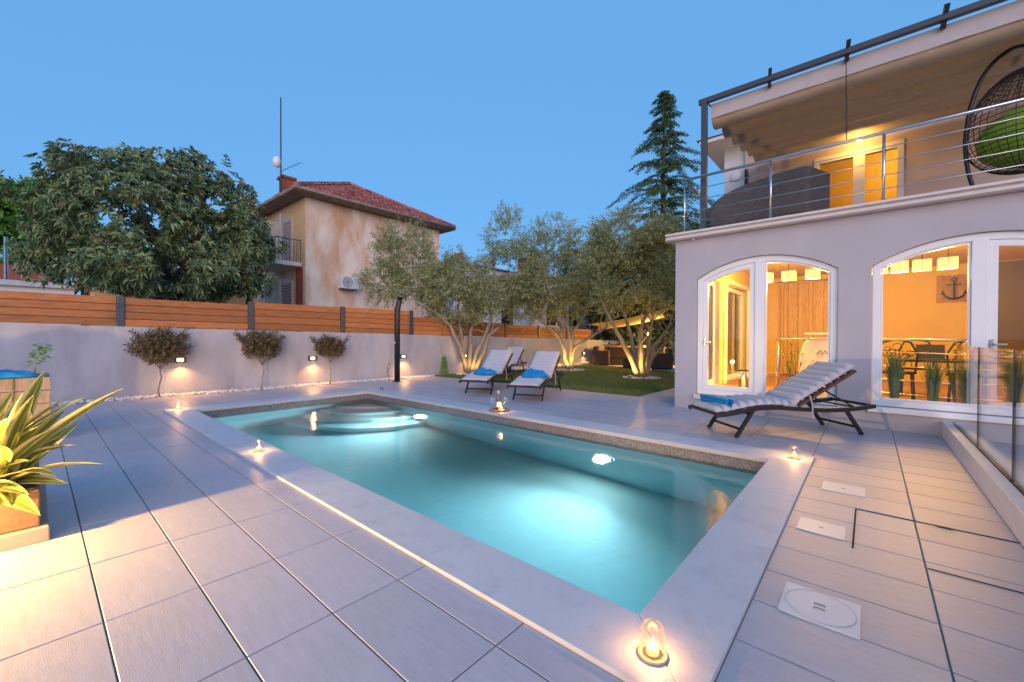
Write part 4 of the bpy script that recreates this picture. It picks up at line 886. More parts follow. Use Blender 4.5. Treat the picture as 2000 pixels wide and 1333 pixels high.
t1 = [[[-9.93,9.25,0],[-9.96,9.11,.52],[-10.02,8.9,1.1],[-10.1,8.65,1.59],[-10.44,8.38,1.97],[-10.84,7.94,2.32],[-11.07,7.63,2.79]],[[-9.88,9.29,0],[-9.95,9.4,.68],[-10.03,9.48,1.36],[-10.06,9.66,1.87],[-10.09,9.8,2.4]],[[-9.83,9.33,0],[-9.74,9.47,.68],[-9.52,9.72,1.36],[-9.42,9.86,1.78],[-9.52,9.84,2.46],[-9.36,10.04,3.14]],[[-9.77,9.39,0],[-9.46,9.55,.69],[-9.28,9.6,1.27],[-8.98,9.76,1.52]],[[-10.0,9.17,.4],[-10.08,9.13,1.27],[-10.3,9.19,1.87],[-10.47,9.34,2.48]]]
t2 = [[[-8.5,12.99,0],[-8.53,12.85,.63],[-8.63,12.63,1.2],[-8.77,12.38,1.48],[-9.04,12.02,1.79],[-9.26,11.7,2.08]],[[-8.68,12.7,1.2],[-8.73,12.98,1.58],[-8.99,12.92,1.88],[-9.22,12.9,2.56],[-9.53,12.81,3.56]],[[-8.39,13.09,0],[-8.43,13.12,.43],[-8.47,13.14,1.01],[-8.55,13.13,1.58],[-8.76,13.01,2.35],[-9.05,12.82,3.13]],[[-8.39,13.09,.3],[-8.27,13.12,.82],[-7.84,13.41,1.2],[-7.32,13.79,1.58],[-7.25,13.77,2.33]],[[-8.38,13.12,.5],[-8.44,13.24,1.39],[-8.2,13.63,1.98],[-8.13,13.88,2.77]]]
t3 = [[[-5.26,11.96,0],[-5.41,11.71,.59],[-5.6,11.42,1.2],[-5.79,11.13,1.73],[-5.88,10.92,2.1],[-5.97,10.72,2.54]],[[-5.24,11.98,0],[-5.41,12.0,.74],[-5.62,12.0,1.52],[-5.8,12.02,2.0],[-6.04,11.98,2.41]],[[-5.21,12.0,0],[-5.28,12.02,.74],[-5.27,12.11,1.52],[-5.1,12.32,2.15],[-4.99,12.5,2.7]],[[-5.17,12.04,0],[-5.04,12.05,.75],[-4.95,12.03,1.44],[-4.83,12.03,2.12]],[[-5.14,12.06,0],[-5.02,12.31,.58],[-4.85,12.59,.89],[-4.65,12.9,1.18],[-4.59,13.08,1.53]],[[-5.19,12.02,0],[-5.14,11.9,.59],[-5.11,11.75,1.05],[-4.92,11.74,1.28]],[[-5.1,12.11,.1],[-4.96,12.27,.9],[-4.8,12.46,1.21],[-4.56,12.72,1.68]]]
c1 = [[-11.77,8.1,4.09,.99,.86],[-12.01,7.49,2.93,.8,.54],[-11.26,8.4,3.13,.88,.81],[-10.17,9.07,2.86,1.17,.97],[-9.39,9.35,2.41,.74,.69],[-10.51,9.04,2.0,.85,.54],[-10.27,9.39,3.41,.68,.68]]
c2 = [[-10.32,11.48,4.97,.76,.99],[-10.09,11.66,3.48,1.18,1.18],[-9.15,12.88,4.6,1.21,1.09],[-9.1,12.25,3.08,1.6,.9],[-8.39,13.39,3.52,1.06,1.01],[-9.65,12.03,2.34,1.14,.57],[-8.64,12.9,2.34,.95,.48]]
c3 = [[-5.66,12.06,4.14,1.19,.89],[-6.08,11.29,3.22,.74,.85],[-5.09,12.42,3.41,.82,1.04],[-4.88,12.61,4.59,.66,.6],[-5.69,11.35,2.58,.79,.43],[-4.85,12.35,2.29,.59,.34]]
def olive(paths, ells, n, seed, label, ring, rl_):
    rr = random.Random(seed); t = thing('olive_tree', label, 'tree', (*paths[0][0][:2],0), 'olive trees on the lawn')
    limbs(paths, .085, .03, rr, 3).build('trunk', M['bark'], t, smooth=True)
    def fn(m, p, v):
        d_ = v*.8 + Vector((rr.uniform(-.8,.8),rr.uniform(-.8,.8),rr.uniform(-.2,.9))); spray(m, p, d_, rr.uniform(.25,.42), 14, .10, .016, rr, .12)
    crown(ells, n, rr, fn, -.08, 1.25, .25).build('crown', M['olive'], t)
    m = MB(); x, y = ring
    for k in range(260):
        a = rr.uniform(0,6.28); r = .55*math.sqrt(rr.random()); pebble(m, x+r*math.cos(a), y+r*math.sin(a), .01, rr.uniform(.02,.035), rr)
    tag(m.build('pebble_ring', M['gravel'], kind='stuff'), 'ring of white pebbles at the foot of the ' + rl_ + ' olive tree', 'pebbles')
olive(t1, c1, 2700, 1, 'left olive tree with leaning stems by the garden wall', (-9.75,9.35), 'left'); olive(t2, c2, 3400, 2, 'middle olive tree with a forked trunk on the lawn', (-8.4,13.0), 'middle'); olive(t3, c3, 2700, 3, 'right olive tree with many fanned stems beside the villa', (-5.2,12.0), 'right')
def uplight(x, y, d_, e, label):
    t = thing('garden_spotlight', label, 'light', (x,y,0), 'ground spotlights under the olive trees')
    MB().lathe([(.035,0),(.045,.01),(.045,.07),(.04,.075)], (x,y,0), 14).build('housing', M['anth'], t, smooth=True); MB().lathe([(.001,.072),(.039,.07)], (x,y,0), 14).build('lens', M['bulb'], t)
    lamp(t, 'bulb', (x,y,.10), e, AMBER, .04, 'SPOT', 130, d_, .8)
uplight(-9.55,9.1,(-.25,.3,1),12,'small spotlight at the foot of the left olive tree'); uplight(-8.2,12.6,(-.25,.4,1),42,'small spotlight at the foot of the middle olive tree'); uplight(-5.35,11.55,(.1,.45,1),42,'small spotlight at the foot of the right olive tree')
# loquat tree
lq = [[-18.37,2.67,4.96,2.9,1.85],[-20.75,1.0,4.35,1.5,1.3],[-18.9,2.2,7.1,.6,.4],[-18.2,2.9,7.15,.55,.4],[-17.6,3.5,7.2,.5,.45],[-16.5,4.6,6.0,.5,.5],[-20.6,.8,6.2,.6,.5],[-16.63,4.43,4.15,1.55,1.58],[-19.18,1.99,6.61,1.73,.73],[-17.38,3.8,6.34,1.09,.97],[-21.3,.25,3.75,.7,.6],[-17.2,2.87,3.23,2.9,.75],[-20.36,.97,6.95,.66,.42],[-19.84,1.43,7.04,.52,.43],[-16.36,4.81,5.41,.71,.89]]
rr = random.Random(40); lt_ = thing('loquat_tree', 'broad dark green loquat tree with orange buds behind the fence', 'tree', (-17.8,3.2,0))
limbs([[(-17.8,3.2,-.05),(-17.7,3.3,1.6),(-17.9,3.1,2.8),(-18.3,2.7,4.5),(-19,2.1,6.3)],[(-17.75,3.25,1.8),(-17.2,3.8,3.0),(-16.9,4.2,4.6)],[(-17.9,3.1,2.2),(-19.5,1.8,3.6),(-20.9,.8,4.6)],[(-17.9,3.1,2.6),(-17.5,3.7,4.5),(-17.3,3.9,6.2)]], .17, .04, rr).build('trunk', M['darkbark'], lt_, smooth=True)
fr_ = MB()
def fnl(m, p, v):
    d_ = (v + Vector((rr.uniform(-.5,.5),rr.uniform(-.5,.5),rr.uniform(0,.8)))).normalized(); x = d_.orthogonal().normalized(); y = d_.cross(x); n = rr.randrange(7,11)
    for k in range(n):
        a = k*2.399 + rr.uniform(-.3,.3); ld = (d_*rr.uniform(.15,.7) + x*math.cos(a) + y*math.sin(a)).normalized(); l = rr.uniform(.15,.27); s = ld.cross(d_).normalized()*l*.15; up = d_*.03
        q = p + d_*rr.uniform(0,.06); m.add([q, q+ld*l*.5+s+up, q+ld*l-Vector((0,0,.05)), q+ld*l*.5-s+up, q+ld*l*.5-up*.3], [(0,1,4),(1,2,4),(2,3,4),(3,0,4)])
    if rr.random() < .14:
        for k in range(4): c = p + d_*.08 + Vector((rr.uniform(-.06,.06),rr.uniform(-.06,.06),rr.uniform(-.06,.06))); pebble(fr_, c.x, c.y, c.z, .035, rr)
crown(lq, 4300, rr, fnl, -.08, .95, .55, .42).build('crown', M['loq'], lt_); fr_.build('fruit', M['fruit'], lt_)
def leafy(name, label, ells, n, seed, m_, trunk, ll=.2, lw=.06, thr=-.2, group=None):
    rr = random.Random(seed); t = thing(name, label, 'tree', (*trunk[0][:2],0), group)
    limbs([trunk], .14, .04, rr, 2).build('trunk', M['darkbark'], t, smooth=True)
    def fn(m, p, v): spray(m, p, v+Vector((rr.uniform(-.7,.7),rr.uniform(-.7,.7),rr.uniform(-.4,.7))), .5, 10, ll, lw, rr, .15)
    crown(ells, n, rr, fn, thr, .8, .3).build('crown', M[m_], t)
leafy('bright_tree', 'light green tree at the far left beyond the loquat', [[-32.68,-.42,7.21,1.95,1.56],[-32.27,-.75,5.16,1.4,1.52],[-33,-1.6,7.4,1.5,1.4]], 1000, 51, 'lgreen', [(-32.5,-.5,-.05),(-32.5,-.4,3),(-32.6,-.4,6.5)], .3, .09)
leafy('bright_tree', 'smaller light green tree just left of the loquat crown', [[-31.86,.7,8.0,1.0,.95],[-31.6,.9,6.6,1.2,1.2]], 500, 52, 'lgreen', [(-31.7,.8,-.05),(-31.7,.8,4),(-31.8,.7,7.5)], .3, .09)
for k, (e, tr_, lab, n) in enumerate((([[-9.3,21.2,2.8,1.6,1.8],[-9.2,21.4,4.6,1.5,1.5]],[(-9.3,21.3,-.05),(-9.3,21.3,2),(-9.3,21.3,4)],'dark leafy tree behind the rattan sofa at the wall end',1000),([[-7.81,21.6,3.0,1.7,1.7],[-8.2,21.8,5.2,1.9,1.6]],[(-8,21.7,-.05),(-8,21.7,2.5),(-8.2,21.7,4.8)],'dark leafy tree above the shade sail',1200),([[-6.3,21.8,3.4,1.5,2.3],[-5.9,21.9,5.8,1.5,1.5]],[(-6.2,21.8,-.05),(-6.2,21.8,3),(-6.0,21.8,5)],'dark leafy tree right beside the villa corner',1200),([[-11.3,20.0,3.7,1.0,1.6],[-11.5,20.2,5.1,1.0,1.0]],[(-11.4,20,-.05),(-11.4,20,2),(-11.4,20,4.5)],'narrow dark tree between the middle olive and the sofa',700))):
    leafy('dark_tree', lab, e, n, 60+k, 'dkleaf', tr_, .17, .05, -.25, 'dark trees behind the patio')
leafy('dark_tree', 'rounded dark tree far beyond the end of the garden wall', [[-14.5,29,2.4,2.4,2.4],[-14.2,29,4.6,1.8,1.6]], 900, 71, 'dkleaf', [(-14.5,29,-.05),(-14.5,29,2),(-14.3,29,4.5)], .22, .07, -.3, 'dark trees behind the patio')
leafy('dark_tree', 'low dark tree just behind the end of the garden wall', [[-11.2,22.4,1.5,1.4,1.5],[-10.6,22.6,2.6,1.3,1.3]], 800, 72, 'dkleaf', [(-11.2,22.4,-.05),(-11.1,22.4,1),(-10.9,22.4,2.4)], .18, .055, -.3, 'dark trees behind the patio')
hr = random.Random(88); hg = thing('garden_hedge', 'leafy hedge lit amber behind the rattan sofas', 'hedge', (-7.2,18.9,0))
def fnh(m, p, v): spray(m, p, v+Vector((hr.uniform(-.7,.7),hr.uniform(-.7,.7),hr.uniform(-.2,.9))), .3, 9, .12, .035, hr, .1)
crown([[-9.2,18.7,.9,.9,.9],[-8.2,18.9,.9,.95,.95],[-7.2,19.0,1.0,1.0,.95],[-6.2,19.1,.95,.95,1.0],[-5.2,19.2,1.0,.95,1.0],[-4.3,19.2,1.1,.9,1.1]], 800, hr, fnh, -.4, 1, .4).build('foliage', M['dkleaf'], hg)
MB().tube([(-7.2,19.0,-.05),(-7.2,19.0,.9)], [.05,.02], 6).build('stem', M['darkbark'], hg)
# cedar
def cedar():
    rr = random.Random(77); x0, y0 = -9.12, 24.0; t = thing('cedar_tree', 'tall pointed cedar with drooping branches behind the villa', 'tree', (x0,y0,0))
    MB().tube([(x0,y0,-.05),(x0+.05,y0,5),(x0-.05,y0,10),(x0,y0,15.6)], [.32,.24,.13,.02], 8).build('trunk', M['darkbark'], t, smooth=True)
    m = MB(); z = 4.5; bm_ = MB()
    while z < 15.6:
        f_ = (15.9-z)/11.4; ln_ = .15 + 4.3*f_**.95; nb = rr.randrange(6,9)
        for b in range(nb):
            a = rr.uniform(0,6.28); l = ln_*rr.uniform(.5,1.25); d_ = Vector((math.cos(a),math.sin(a),0)); P = []
            for k in range(7):
                u = k/6; P.append(Vector((x0,y0,z)) + d_*l*u + Vector((0,0,.34*l*u*(1-u)*1.3 - .20*l*u*u)))
            bm_.tube(P, [.035*(1-k/7)*max(.3,f_) + .006 for k in range(7)], 4)
            n_ = int(7 + l*15)
            for q in range(n_):
                u = (q+rr.random())/n_*.88+.12; i = min(5,int(u*6)); p = P[i].lerp(P[i+1],u*6-i); sd_ = Vector((-d_.y,d_.x,0))*rr.choice((-1,1)); wl = (.16+.42*l/2.9*(1-abs(u-.45)))*rr.uniform(.6,1.1)
                e_ = p + sd_*wl*.75 + d_*wl*.55 + Vector((0,0,-.35*wl))
                for s in range(9):
                    w0 = p.lerp(e_,(s+.5)/9); nd = Vector((rr.uniform(-1,1),rr.uniform(-1,1),rr.uniform(-1.0,.35))).normalized()*rr.uniform(.11,.19); sv_ = nd.cross(Vector((rr.uniform(-1,1),rr.uniform(-1,1),1))).normalized()*.018
                    m.add([w0-sv_,w0+nd*.5+sv_*.9,w0+nd,w0+nd*.4-sv_*1.5],[(0,1,2,3)])
        z += .30 + .36*f_
    bm_.build('branches', M['darkbark'], t); m.build('crown', M['cedar'], t)
cedar()
# clipped shrubs on stems in front of the wall
def standard(x, y, hz, rx, seed, label):
    rr = random.Random(seed); t = thing('standard_shrub', label, 'shrub', (x,y,0), 'clipped shrubs along the garden wall')
    m = limbs([[(x,y,-.0),(x+.02,y+.01,.3),(x-.01,y+.02,.58)]], .017, .014, rr, None, 7)
    for k in range(6): a = k*1.05; m.tube([(x-.01,y+.02,.55),(x+.10*math.cos(a),y+.10*math.sin(a)+.02,.70),(x+.2*math.cos(a),y+.2*math.sin(a),.86)], [.011,.008,.004], 5)
    m.build('stem', M['bark'], t, smooth=True)
    def fn(m, p, v): spray(m, p, v*.6+Vector((rr.uniform(-.5,.5),rr.uniform(-.5,.5),.8)), .15, 9, .075, .017, rr, .05)
    c = crown([[x,y,hz,rx*.85,rx*.72]], 300, rr, fn, -.5, 3, .2)
    for k in range(16): a = rr.uniform(0,6.28); r = rx*rr.uniform(.3,1.0); spray(c, Vector((x+r*math.cos(a),y+r*math.sin(a),hz+rx*rr.uniform(.05,.5))), Vector((math.cos(a)*.7,math.sin(a)*.7,.9)), .26, 17, .08, .018, rr, .02)
    c.build('crown', M['photin'], t)
standard(-10.50,1.60,.93,.44,91,'leftmost purple leaved shrub on a thin stem, widest crown'); standard(-10.38,3.36,.95,.41,92,'middle purple leaved shrub on a thin stem against the wall'); standard(-10.25,4.86,.88,.31,93,'smallest purple leaved shrub on a stem, nearest the shower column')
rr = random.Random(31); cf = thing('dwarf_conifer', 'small pointed green conifer at the foot of the garden wall', 'shrub', (-9.95,8.30,0))
m = MB()
for k in range(260):
    z = rr.uniform(.03,.55); r = .13*(1-z/.60)+.02; a = rr.uniform(0,6.28); p = Vector((-9.95+r*math.cos(a)*rr.random(),8.30+r*math.sin(a)*rr.random(),z)); spray(m, p, Vector((math.cos(a)*.6,math.sin(a)*.6,1)), .06, 3, .06, .010, rr, 0)
m.build('foliage', M['lgreen'], cf); MB().tube([(-9.95,8.3,0),(-9.95,8.3,.5)], .012, 6).build('stem', M['bark'], cf)
# ================================================================== patio: rattan sofas, sail, lamp
def rattan(x, y, rz, lx, label):
    t = thing('rattan_sofa', label, 'sofa', (x,y,.005), 'rattan sofas on the patio', rz)
    def B(nm, mt, *q, **k): MB().box(*q).build(nm, M[mt], t, local=True, **k)
    B('base','brownw',-lx/2+.14,lx/2-.14,-.36,.36,.06,.34); B('arm','brownw',-lx/2,-lx/2+.135,-.40,.40,.05,.62,bevel=.02); B('arm','brownw',lx/2-.135,lx/2,-.40,.40,.05,.62,bevel=.02); B('backrest','brownw',-lx/2+.14,lx/2-.14,.28,.40,.345,.80,bevel=.02)
    n = max(1,round(lx/.75))
    for k in range(n): w_ = (lx-.30)/n; a = -lx/2+.15+w_*k; B('seat_cushion','cushion',a+.01,a+w_-.01,-.36,.27,.345,.46,bevel=.03); B('back_cushion','greywood',a+.02,a+w_-.02,.13,.275,.465,.84,bevel=.05)
    for sx in (-1,1):
        for sy in (-1,1): B('foot','black',sx*(lx/2-.1)-.03,sx*(lx/2-.1)+.03,sy*.3-.03,sy*.3+.03,0,.052)
rattan(-8.0,17.2,R(200),1.9,'long rattan sofa at the back of the patio'); rattan(-6.15,16.0,R(-65),1.0,'rattan armchair on the patio close to the villa corner'); rattan(-9.0,16.75,R(95),.9,'rattan armchair beside the garden wall')
ft = thing('coffee_table', 'low rattan coffee table on the patio', 'table', (-7.1,15.9,.005)); bx('table_body', M['brownw'], ft, -7.55,-6.65,15.6,16.2,.006,.36, .02); bx('table_top', M['black'], ft, -7.58,-6.62,15.57,16.23,.362,.38)
sl = thing('shade_sail', 'beige shade sail stretched over the patio', 'sail', (-6.5,15,1.6))
m = MB(); Q = [Vector((-8.19, 13.81, 1.71)),Vector((-4.76, 13.74, 2.28)),Vector((-6.91, 18.5, 2.11)),Vector((-9.49, 16.92, 1.53))]; n = 20
for i in range(n+1):
    for j in range(n+1):
        u, v = i/n, j/n; u2 = .5 + (u-.5)*(1-.16*math.sin(v*math.pi)); v2 = .5 + (v-.5)*(1-.16*math.sin(u*math.pi))
        p = (Q[0]*(1-u2)+Q[1]*u2)*(1-v2) + (Q[3]*(1-u2)+Q[2]*u2)*v2; p.z -= .10*math.sin(u*math.pi)*math.sin(v*math.pi) + .06*math.sin(u*math.pi); m.v.append(p)
for i in range(n):
    for j in range(n): a = i*(n+1)+j; m.f.append((a,a+1,a+n+2,a+n+1))
m.build('cloth', M['sailc'], sl, smooth=True)
for p, q in ((Q[0],(-9.85,15.0,1.62)),(Q[1],(-2.6,13.2,2.75)),(Q[3],(-9.6,19.9,2.5))): MB().tube([p,q], .010, 5).build('rope', M['valance'], sl)
pl_ = thing('patio_lamp', 'lit lamp hanging in the trees above the rattan sofas', 'lamp', (-7.2,16.6,1.5)); MB().lathe([(.001,0),(.05,.02),(.07,.07),(.05,.13),(.001,.15)], (-7.2,17.3,1.32), 14).build('globe', M['bulb'], pl_, smooth=True); MB().tube([(-7.2,17.3,1.46),(-7.2,17.3,2.2)], .006, 5).build('cable', M['black'], pl_)
lamp(pl_, 'bulb', (-7.2,17.1,1.38), 110, AMBER, .07)
# lit kerb at the wall foot
for (y0,y1,lab) in ((11.6,13.2,'pale lit kerb stone at the wall foot behind the loungers'),(14.3,16.4,'pale lit kerb stone at the wall foot by the sofas')):
    k = MB(); k.add([(wallx(y0)+.01,y0,-.02),(wallx(y0)+.22,y0,-.02),(wallx(y1)+.22,y1,-.02),(wallx(y1)+.01,y1,-.02),(wallx(y0)+.01,y0,.10),(wallx(y0)+.22,y0,.10),(wallx(y1)+.22,y1,.10),(wallx(y1)+.01,y1,.10)],[(3,2,1,0),(4,5,6,7),(0,1,5,4),(1,2,6,5),(2,3,7,6),(3,0,4,7)]); tag(k.build('kerb_stone', M['white'], bevel=.01), lab, 'kerb')
# ================================================================== neighbouring houses
M['plaster'] = mat('weathered orange plaster', (.82,.68,.57), .9, var=.3, vs=.85, bump=.4, bs=18, dark=(.60,.34,.20), ramp=(.34,.60), stretch=(1.3,1.3,.5))
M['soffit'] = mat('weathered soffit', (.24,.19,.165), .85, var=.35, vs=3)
M['tterra'] = leafmat('mottled roof tiles', (.20,.05,.04), (.46,.17,.14), .8, 0)
M['yplaster'] = mat('yellow plaster', (.62,.42,.22), .9, var=.1, vs=1)
M['rplaster'] = mat('red painted plaster', (.32,.09,.06), .9, var=.15, vs=1.5)
HX, HY, HZ, HL, HD = -18.58, 7.74, 7.27, 15.12, 9.0
nh = thing('neighbour_house', 'weathered orange two storey house with a red tiled hip roof behind the fence', 'house', (HX-4,11,0))
bx('wall', M['plaster'], nh, HX-HD,HX,HY,HL,-.05,HZ); bx('corner_strip', M['yplaster'], nh, HX-HD,HX-.02,HY-.02,HY-.001,4.3,HZ-.001); bx('corner_strip', M['rplaster'], nh, HX-1.0,HX-.25,HY-.021,HY-.001,0,4.25)
E0 = .62; ez = HZ+.02
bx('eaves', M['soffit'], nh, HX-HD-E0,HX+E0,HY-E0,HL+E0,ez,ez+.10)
gt = MB(); gt.tube([(HX+E0+.05,HY-E0,ez+.10),(HX+E0+.05,HL+E0,ez+.10)], .07, 8); gt.tube([(HX-HD-E0,HY-E0-.05,ez+.10),(HX+E0+.05,HY-E0-.05,ez+.10)], .07, 8); gt.build('gutter', M['soffit'], nh, smooth=True)
# hip roof laid with barrel tiles
ra0, ra1 = Vector((HX-3.6,HL-3.75,9.72)), Vector((HX-3.6,HY+3.45,9.72))
ra1 = Vector((HX-4.5,HL-3.7,9.7)); ra0 = Vector((HX-3.5,HL-3.55,9.70)); RX0, RX1, RY0, RY1 = HX-HD-E0, HX+E0+.05, HY-E0-.05, HL+E0; rz0 = ez+.12
apex = ra0; ridge2 = Vector((HX-HD+3.0,HL-3.55,9.70))
c00, c10, c11, c01 = Vector((RX1,RY0,rz0)), Vector((RX1,RY1,rz0)), Vector((RX0,RY1,rz0)), Vector((RX0,RY0,rz0))
rb = MB(); rb.add([c00,c10,c11,c01,apex,ridge2],[(0,1,4),(1,2,5,4),(2,3,5),(3,0,4,5)]); roof = rb.build('roof', M['terra'], nh)
tl_ = MB(); rr = random.Random(9)
def tiles_on(a, b, top, ntop=None):
    e = (b-a); ln_ = e.length; eu = e/ln_; nrm = e.cross(top-a).normalized(); nrm = nrm if nrm.z > 0 else -nrm; foot = a + eu*((top-a).dot(eu)); su = (top-foot); sl_ = su.length; su /= sl_; t2 = ntop if ntop is not None else top
    rows = int(sl_/.34); pa = (top-a).dot(eu); pb = (t2-a).dot(eu)
    for r in range(rows):
        v = r*.34; f_ = v/sl_; lo = pa*f_; hi = ln_ + (pb-ln_)*f_; nc = int((hi-lo)/.23)
        for c in range(nc):
            x = lo + (c+.5)*(hi-lo)/max(1,nc); o_ = a + eu*x + su*v + nrm*(.03+rr.uniform(-.012,.012)); s = eu*.10; L_ = su*.38
            tl_.add([o_-s,o_-s*.5+nrm*.06,o_+s*.5+nrm*.06,o_+s, o_-s*.8+L_-nrm*.03,o_-s*.4+L_+nrm*.02,o_+s*.4+L_+nrm*.02,o_+s*.8+L_-nrm*.03],[(0,1,5,4),(1,2,6,5),(2,3,7,6),(0,3,2,1)])
tiles_on(c00, c10, apex); tiles_on(c01, c00, ridge2, apex)
for p, q in ((c00,apex),(c10,apex),(apex,ridge2)):
    n = int((q-p).length/.33)
    for k in range(n): a = p.lerp(q,k/n)+Vector((0,0,.06)); b = p.lerp(q,(k+1.15)/n)+Vector((0,0,.09)); tl_.tube([a,b],[.12,.09],6)
tl_.build('roof_tiles', M['tterra'], roof, kind='stuff')
for (x,y,z0,z1,w_) in ((-22.9,8.6,7.6,9.30,.28),(-27.5,8.2,7.3,9.0,.28)):
    ch = bx('chimney', M['brick'], nh, x-w_,x+w_,y-w_,y+w_,z0,z1, .01); bx('chimney_cap', M['brick'], ch, x-w_-.08,x+w_+.08,y-w_-.08,y+w_+.08,z1+.001,z1+.12)
ms = thing('antenna_mast', 'tall thin antenna mast beside the brick chimney', 'antenna', (-22.45,8.25,9.0)); MB().tube([(-22.45,8.15,7.2),(-22.45,8.15,13.2)], [.045,.03], 8).build('mast', M['anth'], ms, smooth=True)
MB().tube([(-22.4,8.15,9.5),(-21.2,8.6,9.75)], .018, 5).build('aerial_boom', M['steel'], ms); MB().lathe([(.001,.3),(.16,.2),(.2,0),(.16,-.2),(.001,-.3)], (-22.55,8.0,9.95), 14).build('dish', M['pvc'], ms, smooth=True)
for k in range(5): u = k/4; MB().tube([(-22.4+1.2*u,8.15+.45*u-.2,9.5+.25*u),(-22.4+1.2*u,8.15+.45*u+.2,9.5+.25*u)], .008, 4).build('element', M['steel'], ms)
# balcony with door, shutters and railing on the left face
bl = bx('balcony', M['stone'], nh, HX-3.4,HX-.35,HY-1.15,HY-.022,4.28,4.46, .01)
for k in range(22):
    x = HX-3.35+2.95*k/21; MB().tube([(x,HY-1.08,4.46),(x,HY-1.08,5.42)], .012, 5).build('baluster', M['anth'], bl)
for k in range(8): y = HY-1.08+1.03*k/7; MB().tube([(HX-.40,y,4.46),(HX-.40,y,5.42)], .012, 5).build('baluster', M['anth'], bl)
MB().tube([(HX-3.4,HY-1.08,5.43),(HX-.40,HY-1.08,5.43),(HX-.40,HY-.03,5.43)], .022, 6).build('handrail', M['anth'], bl)
def shutter_door(x0, x1, z0, z1, nm='balcony_door'):
    d_ = MB(); d_.box(x0,x0+.08,HY-.08,HY-.022,z0,z1); d_.box(x1-.08,x1,HY-.08,HY-.022,z0,z1); d_.box(x0+.08,x1-.08,HY-.08,HY-.022,z1-.1,z1); dd = d_.build(nm, M['shut'], nh)
    bx('panel', M['planter' if z0 > 4 else 'dim'], dd, x0+.08,x1-.08,HY-.045,HY-.022,z0,z1-.1)
    for s, hx in ((-1,x0),(1,x1)):
        m = MB(); w_ = (x1-x0)/2; ang = R(70); ex = Vector((s*math.cos(ang)*w_,-math.sin(ang)*w_,0)); p0 = Vector((hx,HY-.085,0))
        def Pp(u, z): return p0 + ex*u + Vector((0,0,z))
        for u in (.03,.97): m.beam(Pp(u,z0),Pp(u,z1),.05,.04,tuple(ex))
        shp = m.build('shutter', M['shut'], dd); sm = MB()
        for k in range(26): z = z0+.05+(z1-z0-.1)*k/25; sm.beam(Pp(.06,z),Pp(.94,z),.05,.03)
        sm.build('louvres', M['shut'], shp, kind='stuff')
shutter_door(HX-2.45,HX-1.25,4.48,6.60); shutter_door(HX-2.5,HX-1.2,1.6,3.75,'garden_door')
acu = thing('air_conditioner', 'white air conditioner unit on the orange house wall', 'air conditioner', (HX,9.55,3.42))
bx('casing', M['acw'], acu, HX+.12,HX+.45,9.13,9.98,3.42,4.0, .02); bx('side_panel', M['shut'], acu, HX+.4505,HX+.458,9.74,9.96,3.45,3.97, .004)
gr = MB()
for r in (.05,.10,.15,.20,.24): gr.tube([(HX+.456,9.43+r*math.cos(a),3.71+r*math.sin(a)) for a in [i*2*math.pi/24 for i in range(25)]], .007, 4)
for k in range(8): a = k*math.pi/4; gr.tube([(HX+.456,9.43,3.71),(HX+.456,9.43+.24*math.cos(a),3.71+.24*math.sin(a))], .005, 4)
gr.build('fan_grille', M['anth'], acu)
for y in (9.25,9.85): bx('bracket', M['anth'], acu, HX+.001,HX+.44,y-.02,y+.02,3.38,3.419)
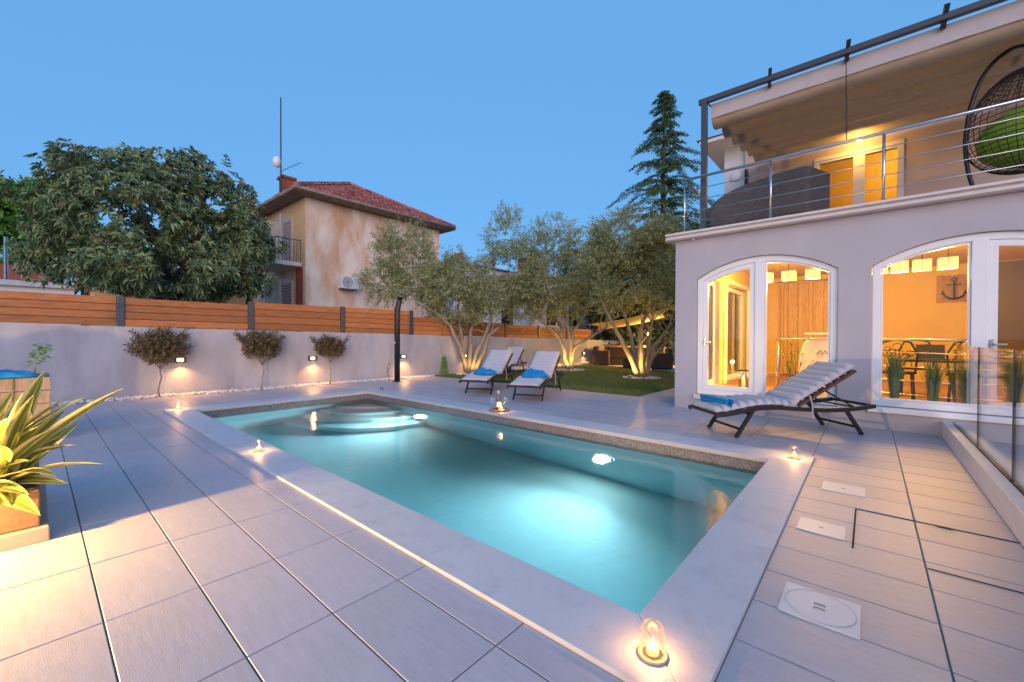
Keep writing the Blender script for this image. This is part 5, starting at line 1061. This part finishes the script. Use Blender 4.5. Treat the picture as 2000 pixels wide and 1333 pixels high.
# further houses
def far_house(name, label, x0,x1,y0,y1,zw,zr,wm,rm,windows):
    t = thing(name, label, 'house', ((x0+x1)/2,(y0+y1)/2,0)); bx('wall', M[wm], t, x0,x1,y0,y1,-.05,zw)
    c = [Vector((x0-.4,y0-.4,zw+.01)),Vector((x1+.4,y0-.4,zw+.01)),Vector((x1+.4,y1+.4,zw+.01)),Vector((x0-.4,y1+.4,zw+.01))]; h_ = min(x1-x0,y1-y0)/2
    if (x1-x0) > (y1-y0): a, b = Vector((x0+h_,(y0+y1)/2,zr)), Vector((x1-h_,(y0+y1)/2,zr)); fs = [(0,1,5,4),(1,2,5),(2,3,4,5),(3,0,4),(3,2,1,0)]
    else: a, b = Vector(((x0+x1)/2,y0+h_,zr)), Vector(((x0+x1)/2,y1-h_,zr)); fs = [(0,1,4),(1,2,5,4),(2,3,5),(3,0,4,5),(3,2,1,0)]
    r = MB().add(c+[a,b], fs).build('roof', M[rm], t); bx('chimney', M['brick'], r, a.x-.3,a.x+.3,a.y-.3,a.y+.3,zr-.8,zr+.6)
    for (f_, u, z0, w_, h2) in windows:
        if f_ == 'x': q = MB().box(x1+.001,x1+.06,u,u+w_,z0,z0+h2); pn = MB().box(x1+.061,x1+.07,u+.08,u+w_-.08,z0+.08,z0+h2-.08)
        else: q = MB().box(u,u+w_,y0-.06,y0-.001,z0,z0+h2); pn = MB().box(u+.08,u+w_-.08,y0-.07,y0-.061,z0+.08,z0+h2-.08)
        o = q.build('window', M['pvc'], t); pn.build('pane', M['dim'], o)
far_house('red_roof_house', 'white house with a low red tiled roof right of the orange house', -32,-22.4,19.5,31,6.5,7.9,'white','terra',[('x',20.6,4.3,1.0,1.4),('x',23.2,4.3,1.0,1.4),('y',-26,4.3,1.0,1.4)])
far_house('white_house', 'white house glimpsed behind the middle olive tree', -19,-13.3,17.0,24.5,4.3,5.4,'white','terra',[('x',18.1,1.8,1.0,1.3),('x',20.3,1.8,1.0,1.3),('y',-15.5,1.8,1.0,1.3)])
far_house('yellow_house', 'low yellow house hidden behind the loquat tree', -33,-25.2,1.7,7.4,3.7,4.5,'yplaster','terra',[('x',4.4,1.5,.9,1.3),('x',6.0,1.5,.9,1.3)])
tb_ = thing('terrace_building', 'pale building with a railed terrace at the far left edge', 'building', (-29,-2,0))
bx('wall', M['white'], tb_, -34,-27.2,-6,1.2,-.05,3.30); bx('terrace_edge', M['shut'], tb_, -34,-27.0,-6,1.4,3.301,3.52); bx('rear_wall', M['rplaster'], tb_, -34,-30.2,-6,1.0,3.521,4.5)
for k in range(18): y = -4.6+5.9*k/17; MB().tube([(-27.15,y,3.52),(-27.15,y,4.55)], .018, 5).build('baluster', M['steel'], tb_)
MB().tube([(-27.15,-4.7,4.56),(-27.15,1.35,4.56)], .03, 6).build('handrail', M['steel'], tb_); MB().tube([(-27.15,-.75,3.5),(-27.15,-.75,5.3)], .06, 6).build('pole', M['steel'], tb_)
